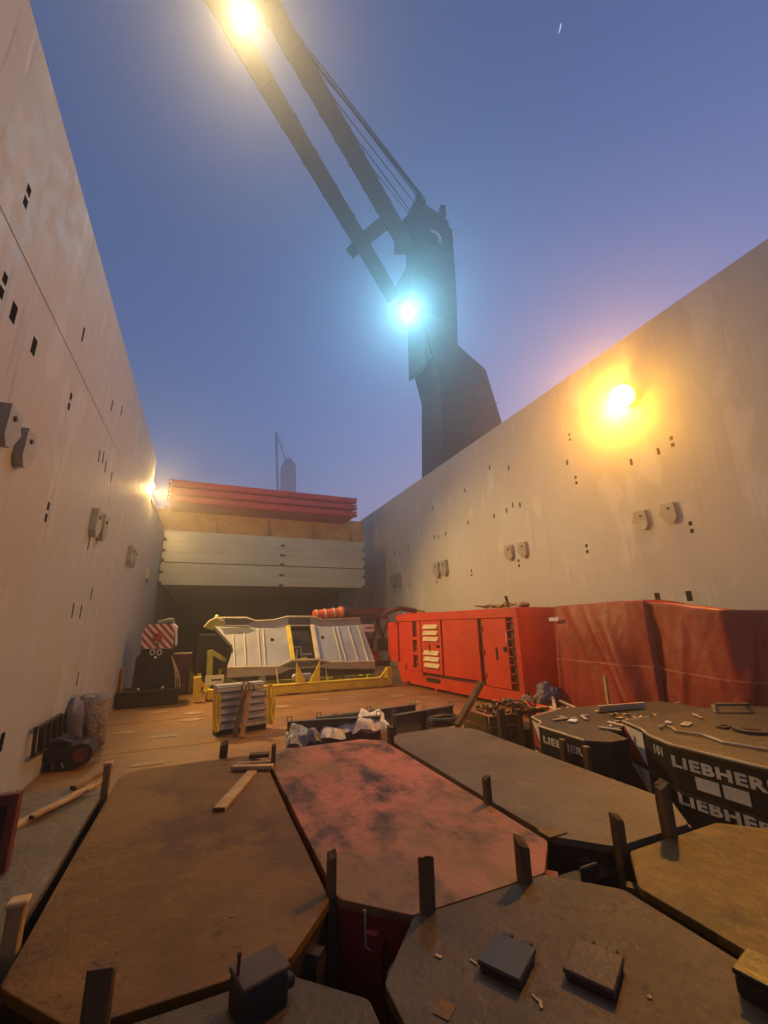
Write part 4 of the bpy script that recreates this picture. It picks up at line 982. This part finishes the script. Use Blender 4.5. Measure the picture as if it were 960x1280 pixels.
for px in (452, 462, 440, 425): strut((px, 856), (px+6, 838), .14, M_YELG, 'rear_strut', Y0+2.6)
strut((415, 846), (470, 846), .12, M_YELG, 'rear_rail', Y0+2.8); strut((330, 852), (420, 850), .14, M_YELG, 'rear_rail', Y0+2.8)
for i, (px, py, y_) in enumerate(((268, 850, Y0+.7), (459.5, 785, Y0+1.6))):
    c = depth_at(px, py, y_); q = MB(); q.b2((c.x-.33, y_, c.z-.17), (c.x+.33, y_+.02, c.z+.17)); q.build('sign_board', M_WHITE, yc); pn = yc.children[-1]
    MB().b2((c.x-.12, y_-.006, c.z-.03), (c.x+.26, y_-.001, c.z+.03)).build('sign_mark', M_BLACK, yc)
MB().sphere(depth_at(295, 864, Y0+.6), .17, 12, 8).build('ball_stop', M_YEL, yc)
c = depth_at(364, 863, Y0+.3); MB().b2((c.x-.2, Y0+.2, c.z-.12), (c.x+.16, Y0+.3, c.z+.1)).build('pocket', M_YEL, yc); MB().b2((c.x-.12, Y0+.19, c.z-.05), (c.x+.1, Y0+.198, c.z+.06)).build('pocket_hole', M_BLACK, yc)

gs = thing('steel_section', 'grey folded steel machine section resting tilted on the yellow cradle', 'steel section', (3.8, 18.5, .9))
YT, YB2 = 19.6, 18.0
def g3(px, py, k=None):
    # the sheet leans back: rows nearer the top edge stand farther away
    if k is None: k = min(1, max(0, (835-py)/62.0))
    return depth_at(px, py, YB2+(YT-YB2)*k)
nback = Vector((0, .75, -.4))
def face(name, pts, mt, th=.10, push=0.0):
    P = [g3(*p_) for p_ in pts]; P = [p_+nback.normalized()*push for p_ in P]
    return MB().slab(P, nback, th).build(name, mt, gs)
face('left_panel', [(268, 783), (290, 807), (289, 818), (284, 833), (348, 832.5), (365, 824.5), (360, 783), (343, 786), (320, 785)], M_STEEL)
face('right_panel', [(398, 823), (413, 827), (468, 826), (452, 781), (401, 784), (389, 782)], M_STEEL)
face('middle_back', [(361, 783), (388, 783), (397, 823), (366, 824)], M_BLACK, push=.35)
lrim = [(284, 834), (348, 833.5), (364, 826), (398, 825), (413, 828), (468.5, 827), (469, 836), (413, 836), (398, 834), (364, 836), (345, 844), (284, 847)]
def rim(name, pts, mt, y0, y1=None, th=.06, kk=0.0):
    P = [depth_at(px, py, y0) for px, py in pts]; MB().slab(P, (0, 1, 0), th).build(name, mt, gs)
rim('lower_flange', lrim, M_STEEL, YB2-.06)
rim('lower_belly', [(286, 847.5), (345, 844.5), (364, 836.5), (398, 834.5), (413, 836.5), (469, 836.5), (466, 842), (400, 846), (300, 853)], M_DARKB, YB2+.1, th=.5)
rim('upper_flange', [(270, 782), (308, 782), (321, 786), (343, 786), (360, 782), (389, 782), (401, 783.5), (452, 782.5), (450, 773), (403, 774.5), (389, 771), (358.5, 771), (342.5, 775.5), (320, 776), (308, 772), (271, 772)], M_STEEL, YT+.12, th=.12)
for pts in ([(271, 772), (308, 772), (320, 776), (342, 775), (358.5, 770.6), (389, 770.6), (403, 774.5), (450, 772.5)], [(270, 782.5), (308, 782.5), (321, 786), (343, 785.5), (360, 782), (389, 782), (401, 784), (452, 782.5)]):
    MB().tube([depth_at(px, py, YT+.05) for px, py in pts], .035, 6).build('edge_bead', M_STEELE, gs)
for pts in ([(284, 834), (348, 833), (364, 825), (398, 824), (413, 827.5), (468, 826.5)],):
    MB().tube([depth_at(px, py, YB2-.09) for px, py in pts], .035, 6).build('edge_bead', M_STEELE, gs)
for (p0, p1) in (((291, 793), (293, 833)), ((305, 792), (307, 833)), ((322, 786), (325, 833)), ((328.5, 786), (331.5, 833)), ((416, 784), (427, 827)), ((421, 784), (432.5, 827)), ((435, 783), (447.5, 827)), ((447, 782.5), (460, 827))):
    MB().beam(g3(*p0)-nback.normalized()*.03, g3(*p1)-nback.normalized()*.03, .035, .04, up=nback).build('rib', M_STEELE, gs)
for (p0, p1) in (((360, 783), (366, 825)), ((390, 782), (397, 824))):
    MB().beam(g3(*p0)-nback.normalized()*.03, g3(*p1)-nback.normalized()*.03, .16, .12, up=nback).build('opening_frame', M_YEL if p0[0] < 370 else M_STEELE, gs)
for (px, py) in ((340, 800), (403, 797)):
    c = g3(px, py); MB().tube([c-nback.normalized()*.03, c+nback.normalized()*.02], .13, 12).build('port_ring', M_STEELE, gs); MB().tube([c-nback.normalized()*.035, c-nback.normalized()*.02], .09, 12).build('port_hole', M_BLACK, gs)
for px in (327, 433): c = depth_at(px, 845, YB2+.2); e = depth_at(px+1, 866, YB2+.2); MB().beam(c, e, .26, .26, up=(0, 1, 0)).build('support_leg', M_GALV, gs)
for px in (345, 407): MB().tube([depth_at(px, 834, YB2-.1), depth_at(px+4, 862, Y0+.2)], .025, 5).build('lashing_strap', M_EDGE, gs)
c = depth_at(378, 845, YB2); q = MB(); q.b2((c.x-.42, YB2-.1, c.z-.22), (c.x+.42, YB2+.3, c.z+.1), .08); q.build('blue_grey_cover', M_GALV, gs)
for (px, py, w_, h_, mt) in ((371, 806, .5, .06, M_STEEL), (377, 812, .07, .3, M_STEEL), (384, 815, .5, .07, M_STEEL), (372, 815, .08, .4, M_GALV), (381, 820, .3, .1, M_YEL)):
    c = g3(px, py); MB().box(c+nback.normalized()*.22, (w_, .1, h_)).build('inner_fitting', mt, gs)
for nm_, pts, y_ in (('upper_shade_plate', [(281, 773.5), (307, 773.5), (318, 777), (307, 780.5), (282, 780.5)], YT+.105), ('upper_shade_plate', [(360, 772.5), (388, 772.5), (388, 780.5), (361, 780.5)], YT+.105),
                      ('lower_flat_plate', [(352, 833.5), (366, 827.5), (396, 826.5), (409, 829), (396, 832.5), (366, 834.5)], YB2-.075), ('lower_flat_plate', [(404, 829.5), (416, 828.8), (466, 829), (466, 834), (416, 834)], YB2-.073)):
    MB().slab([depth_at(px, py, y_) for px, py in pts], (0, 1, 0), .012).build(nm_, M_CHAN if nm_[0] == 'u' or len(pts) == 6 else M_STEEL, gs)  # thin dark plates put the shade of the flange dents into colour
MB().slab([g3(px, py)-nback.normalized()*.012 for px, py in ((276, 785), (308, 784.5), (320, 788), (309, 792), (281, 793))], nback, .008).build('dent_shade_plate', M_CHAN, gs)  # dark plate laid on for the shadowed dent below the flange
# pointed nose at the left end
nose = [depth_at(px, py, YT-.1) for px, py in ((255, 784), (262, 776), (271, 772), (279, 776), (277, 785), (268, 789))]
MB().slab(nose, (0, 1, 0), .5).build('nose_plate', M_YELG, gs); MB().tube(nose[:4], .04, 6).build('nose_bead', M_STEELE, gs)
MB().sphere(depth_at(271, 771, YT), .09, 8, 6).build('nose_pin', M_STEELE, gs)
MB().beam(g3(268, 786), g3(289, 809), .10, .16, up=nback).build('raked_edge', M_BLACK, gs)
MB().b2(depth_at(283, 830, 18.5), depth_at(290, 810, 18.9)).build('end_block', M_BLACK, gs)
# black stack behind the left uprights
bs_ = thing('black_machine', 'black machine part behind the left uprights of the yellow cradle', 'machine', (.3, 20.5, 0))
a = depth_at(241, 866, 20.6); c = depth_at(282, 792, 20.6)
MB().b2((a.x, 20.6, .02), (c.x, 22.0, c.z), .05).build('body', M_BLACK, bs_); MB().b2((a.x-.1, 20.5, c.z*.42), (c.x, 20.59, c.z*.55)).build('rail', M_BLACK2, bs_)
# orange cylinder and dark red lattice behind
oc = thing('hydraulic_cylinder', 'orange cylinder with pale bands lying on top of the grey section', 'cylinder', depth_at(412, 768, 20.0))
a = depth_at(392, 769, 19.85); b = depth_at(430, 765, 19.85); d_ = b-a
MB().tube([a, a+d_*.93], .23, 14).build('barrel', M_ORANGE, oc)
for k in (.06, .34, .62, .83): MB().tube([a+d_*k, a+d_*(k+.04)], .26, 14).build('band', M_STEELE, oc)
MB().tube([a+d_*.88, a+d_*.95], .30, 14).build('end_flange', M_ORANGE, oc); MB().tube([a+d_*.951, a+d_*1.1], .26, 14).build('dark_cap', M_BLACK2, oc)
lt = thing('lattice_boom', 'dark red lattice boom lying between the grey section and the container', 'boom', depth_at(465, 810, 21))
def lat(p0, p1, w_=.16, mt=M_DKRED, y=21.0, nm='chord'): MB().beam(depth_at(*p0, y), depth_at(*p1, y), w_, w_, up=(0, 1, 0)).build(nm, mt, lt)
lat((432, 765), (484, 763), .30); lat((436, 771), (484, 772), .20); lat((455, 829), (486, 829), .26)
for p0, p1 in (((452, 772), (470, 828)), ((474, 772), (458, 828)), ((470, 772), (484, 812)), ((486, 776), (466, 826)), ((462, 800), (482, 800))): lat(p0, p1, .14, nm='lacing')
for p0, p1 in (((463, 812), (472, 826)), ((470, 814), (474, 826))): lat(p0, p1, .16, M_CONT, 20.9, 'strut')
MB().beam(depth_at(468, 806, 20.8), depth_at(484, 806, 20.8), .6, .7, up=(0, 1, 0)).build('joint_plate', M_DARKB, lt)
hs = thing('hose_roll', 'dark red hose draped over the container end', 'hose', cmx @ Vector((CL, .3, CH)))
MB().tube([depth_at(px, py, 18.2) for px, py in ((478, 771), (484, 766), (492, 762.5), (500, 760), (508, 761.5), (520, 764))], .12, 8).build('hose', M_DKRED, hs)
MB().tube([depth_at(px, py, 18.2) for px, py in ((500, 762), (512, 762.5), (530, 764))], .06, 6).build('rope', M_ROPE, hs)
# ------------------------------------------------------------------ striped board on the black cradle, left
sbx = thing('striped_machine', 'black machine block with a red and white striped board by the left wall', 'machine', (-1.4, 17.6, 0))
yb = 17.55
def dz(px, py, y=yb): p_ = depth_at(px, py, y); return (p_.x, p_.z)
bd = [dz(176, 811), dz(216, 810), dz(218, 789), dz(214.5, 780), dz(187, 780), dz(178, 789)]
MB().prism(bd, -yb-.10, -yb, XZ).build('board', M_WHITE, sbx)
brd = sbx.children[-1]
def clip(poly, a, b, c):       # keep a*x+b*z+c >= 0
    out = []
    for i in range(len(poly)):
        p_, q_ = poly[i], poly[(i+1) % len(poly)]; fp = a*p_[0]+b*p_[1]+c; fq = a*q_[0]+b*q_[1]+c
        if fp >= 0: out.append(p_)
        if fp*fq < 0: k = fp/(fp-fq); out.append((p_[0]+(q_[0]-p_[0])*k, p_[1]+(q_[1]-p_[1])*k))
    return out
ox, oz = dz(176, 811); per = .245
for k in range(-1, 12):
    # stripes run down to the right
    lo = k*per+.02; po = clip(clip(bd, 1, .92, -(ox+.92*oz)-lo), -1, -.92, (ox+.92*oz)+lo+per*.5)
    if len(po) >= 3: MB().prism(po, 0, .012, Matrix(((1, 0, 0, 0), (0, 0, -1, yb-.002), (0, 1, 0, 0), (0, 0, 0, 1)))).build('red_stripe', M_SREDP, brd)
c = dz(198, 796); MB().box((c[0], yb-.05, c[1]), (.26, .08, .26), .03).build('boss', M_SREDP, sbx)
c2_ = dz(196, 805); MB().box((c2_[0], yb-.04, c2_[1]), (.16, .06, .10), .02).build('catch', M_CHAIN, sbx)
MB().prism([dz(220, 790), dz(221, 783), dz(216, 779), dz(214.5, 780.5), dz(218.5, 789), dz(218.5, 808), dz(220, 806)], -yb-.9, -yb-.11, XZ).build('side_board', M_WHITE, sbx)
MB().prism([dz(176, 812), dz(215, 811), dz(214, 868), dz(170, 870)], -yb-1.0, -yb-.05, XZ).build('body', M_BLACK, sbx)
MB().prism([dz(170, 822), dz(176, 818), dz(176, 866), dz(162, 868)], -yb-.8, -yb-.06, XZ).build('side_cheek', M_BLACK2, sbx)
MB().prism([dz(214, 818), dz(219, 822), dz(226, 866), dz(212, 868)], -yb-.8, -yb-.06, XZ).build('side_cheek', M_BLACK2, sbx)
for px in (190.5, 199):
    c = depth_at(px, 815.5, yb+.02); MB().tube([c+Vector((.07*math.cos(a), 0, .09*math.sin(a))) for a in [j*math.pi/5 for j in range(11)]], .02, 6, False).build('shackle', M_WHITE, sbx)
for px, py in ((172.5, 862), (203, 859.5), (194, 822)): MB().sphere(depth_at(px, py, yb-.05), .05, 8, 6).build('bolt', M_WHITE, sbx)
for k, px in enumerate((181, 186, 204, 209)): MB().beam(depth_at(px, 828, yb+.03), depth_at(px-1.5+k, 864, yb+.03), .07, .05, up=(0, 1, 0)).build('rib', M_BLACK2, sbx)
MB().b2((-2.50, 17.20, .03), (-.62, 18.4, .45), .02).build('skid_base', M_BLACK, sbx)
MB().b2((-2.50, 17.15, .452), (-.45, 18.4, .52), .01).build('skid_top', M_BLACK2, sbx)
MB().tube([depth_at(px, py, yb-.1) for px, py in ((155, 862), (165, 861), (172, 864), (190, 865), (215, 864), (224, 862))], .04, 6).build('hose', M_BLACK2, sbx)
for k in range(3): MB().tube([depth_at(215+k*2, 820+k*5, yb-.1), depth_at(220+k*2, 845, yb-.15), depth_at(219+k*3, 862, yb-.1)], .02, 5).build('dangling_chain', M_EDGE, sbx)
c = depth_at(211, 776, yb+.5); q = MB(); q.tube([c+Vector((-.35, 0, -.1)), c, c+Vector((.12, 0, .02)), c+Vector((.16, 0, -.12))], .10, 8); q.build('top_hook', M_CHAN, sbx)
rb = thing('dark_red_crate', 'dark red crate in the shadow beside the striped machine', 'crate', depth_at(230, 830, 19.5))
a = depth_at(218, 850, 19.6); c = depth_at(240, 817, 19.6)
M_MAROON = mat('maroon', (.16, .03, .035), (.11, .02, .025), rough=.5)
MB().b2((a.x, 19.6, .0), (c.x, 21, c.z), .02).build('body', M_MAROON, rb)
for k in range(3): x_ = a.x+.1+k*.33; MB().b2((x_, 19.55, .05), (x_+.08, 19.598, c.z-.05)).build('batten', M_DKRED, rb)
MB().tube([(a.x-.1, 19.58, c.z+.03), (c.x, 19.58, c.z+.03)], .03, 6).build('top_rail', M_EDGE, rb)
rp = thing('rust_post', 'rust stained upright plate against the left wall near the striped machine', 'plate', wall_at(145, 870, LX))
a = wall_at(144, 884, LX+.01); c = wall_at(146, 842, LX+.01)
MB().b2((LX+.004, a.y-.12, a.z), (LX+.06, a.y+.12, c.z+.1)).build('plate', M_RUSTY, rp); MB().b2((LX+.004, a.y+.12, a.z), (LX+.12, a.y+.18, c.z+.1)).build('flange', M_EDGE, rp)
# ------------------------------------------------------------------ wrapped roll, black winch and grating by the left wall
yw = 11.6
def cloth(name, pts2, y, dep, mt, parent, seed, nm, amp=.10):
    b = MB(); bb = bmesh.new(); P = [dz(px, py, y) for px, py in pts2]
    cx_ = sum(p_[0] for p_ in P)/len(P); cz_ = sum(p_[1] for p_ in P)/len(P); bm = bb; rings = []; n = 40; m_ = 12
    def edge(a):
        s_ = a*len(P); i = int(s_) % len(P); k = s_-int(s_); p_ = P[i]; q_ = P[(i+1) % len(P)]; return Vector((p_[0]+(q_[0]-p_[0])*k, 0, p_[1]+(q_[1]-p_[1])*k))
    for j in range(1, m_):
        th = math.pi*j/m_; rr = math.sin(th)**.6; yy = -math.cos(th)*dep; ring = []
        for i in range(n):
            e = edge(i/n); p_ = Vector((cx_+(e.x-cx_)*rr, y+yy, cz_+(e.z-cz_)*rr))
            d_ = amp*noise.noise(p_*2.2+Vector((seed, 0, 0)))+amp*.7*noise.noise(Vector((p_.x*5, p_.y*5, p_.z*2.5+seed)))
            dirv = (p_-Vector((cx_, y, cz_))).normalized(); ring.append(bm.verts.new(p_+dirv*d_))
        rings.append(ring)
    for a, c in zip(rings, rings[1:]):
        for i in range(n): bm.faces.new((a[i], a[(i+1) % n], c[(i+1) % n], c[i]))
    bm.faces.new(rings[0]); bm.faces.new(rings[-1]); b._merge(bb); return b.build(nm, mt, parent, smooth=True)
wr = thing('wrapped_roll', 'tall roll in crumpled clear plastic and grey cover leaning by the left wall', 'wrapped roll', (-2.0, yw, 0))
cloth('c', [(84, 930), (83, 905), (86, 882), (95, 871), (108, 872), (116, 884), (114, 912), (112, 938)], yw+.1, .38, M_CLOTH, wr, 2, 'grey_cover', .07)
cloth('c', [(112, 936), (112, 912), (104, 895), (104, 872), (118, 861), (130, 862), (138, 874), (137, 893), (131, 905), (130, 925), (122, 940)], yw+.2, .42, M_WRAP, wr, 9, 'plastic_wrap', .16)
wn = thing('black_winch', 'black winch machine lying on the floor by the left wall', 'winch', (-2.2, 10.4, 0))
yn = 10.4
MB().prism([dz(30, 978, yn), dz(38, 938, yn), dz(46, 930, yn), dz(80, 924, yn), dz(84, 932, yn), dz(70, 934, yn), dz(66, 950, yn), dz(50, 952, yn), dz(47, 976, yn)], -yn-.7, -yn, XZ, bev=.03).build('frame', M_BLACK, wn)
MB().prism([dz(66, 935, yn), dz(100, 930, yn), dz(106, 940, yn), dz(84, 958, yn), dz(72, 975, yn), dz(66, 970, yn)], -yn-.7, -yn+.02, XZ, bev=.03).build('gear_case', M_BLACK2, wn)
c = depth_at(101, 943, yn-.05); MB().tube([c+Vector((0, -.05, 0)), c+Vector((0, .5, 0))], .20, 16).build('drum', M_BLACK, wn); MB().tube([c+Vector((0, -.06, 0)), c+Vector((0, -.03, 0))], .12, 12).build('hub', M_MAROON, wn)
MB().tube([depth_at(px, py, yn-.05) for px, py in ((45, 935), (60, 927), (78, 926), (90, 930))], .05, 8).build('hose', M_BLACK2, wn)
MB().b2(depth_at(53, 975, yn+.1), depth_at(62, 955, yn+.3)).build('timber_chock', M_WOODD, wn); MB().b2(depth_at(62.5, 976, yn+.05), depth_at(66, 954, yn+.1)).build('timber_edge', M_WOODP, wn)
for p0, p1 in (((45, 967), (50, 963)), ((48, 970), (49, 976)), ((77, 953), (79, 960)), ((92, 941), (93, 946))): MB().tube([depth_at(*p0, yn-.06), depth_at(*p1, yn-.06)], .02, 6).build('bright_bolt', M_STEEL, wn)
gr = thing('steel_grating', 'black barred steel grating leaning on the left wall', 'grating', wall_at(58, 920, LX+.1))
G = lambda px, py: wall_at(px, py, LX+.10)
tl, trr, brr, bll = G(45, 911), G(76, 893), G(73, 928), G(41, 945)
MB().beam(tl, trr, .05, .06, up=(1, 0, 0)).build('top_bar', M_BLACK, gr)
for k in range(5):
    u = k/4; MB().beam(tl.lerp(trr, u), bll.lerp(brr, u), .05, .09 if k else .05, up=(1, 0, 0)).build('bar', M_BLACK, gr)
MB().beam(bll, brr, .05, .06, up=(1, 0, 0)).build('bottom_bar', M_BLACK, gr)

# ------------------------------------------------------------------ haze
hz = bpy.data.materials.new('haze'); hz.use_nodes = True; hn = hz.node_tree
hn.nodes.remove(hn.nodes['Principled BSDF'])
pv = hn.nodes.new('ShaderNodeVolumePrincipled'); pv.inputs['Color'].default_value = (.92, .94, 1.0, 1)
pv.inputs['Density'].default_value = FOG; pv.inputs['Anisotropy'].default_value = .82
hn.links.new(pv.outputs[0], hn.nodes['Material Output'].inputs['Volume'])
h = MB().b2((-90, -40, -9.9), (120, 330, 64)).build('haze', hz); h['kind'] = 'stuff'
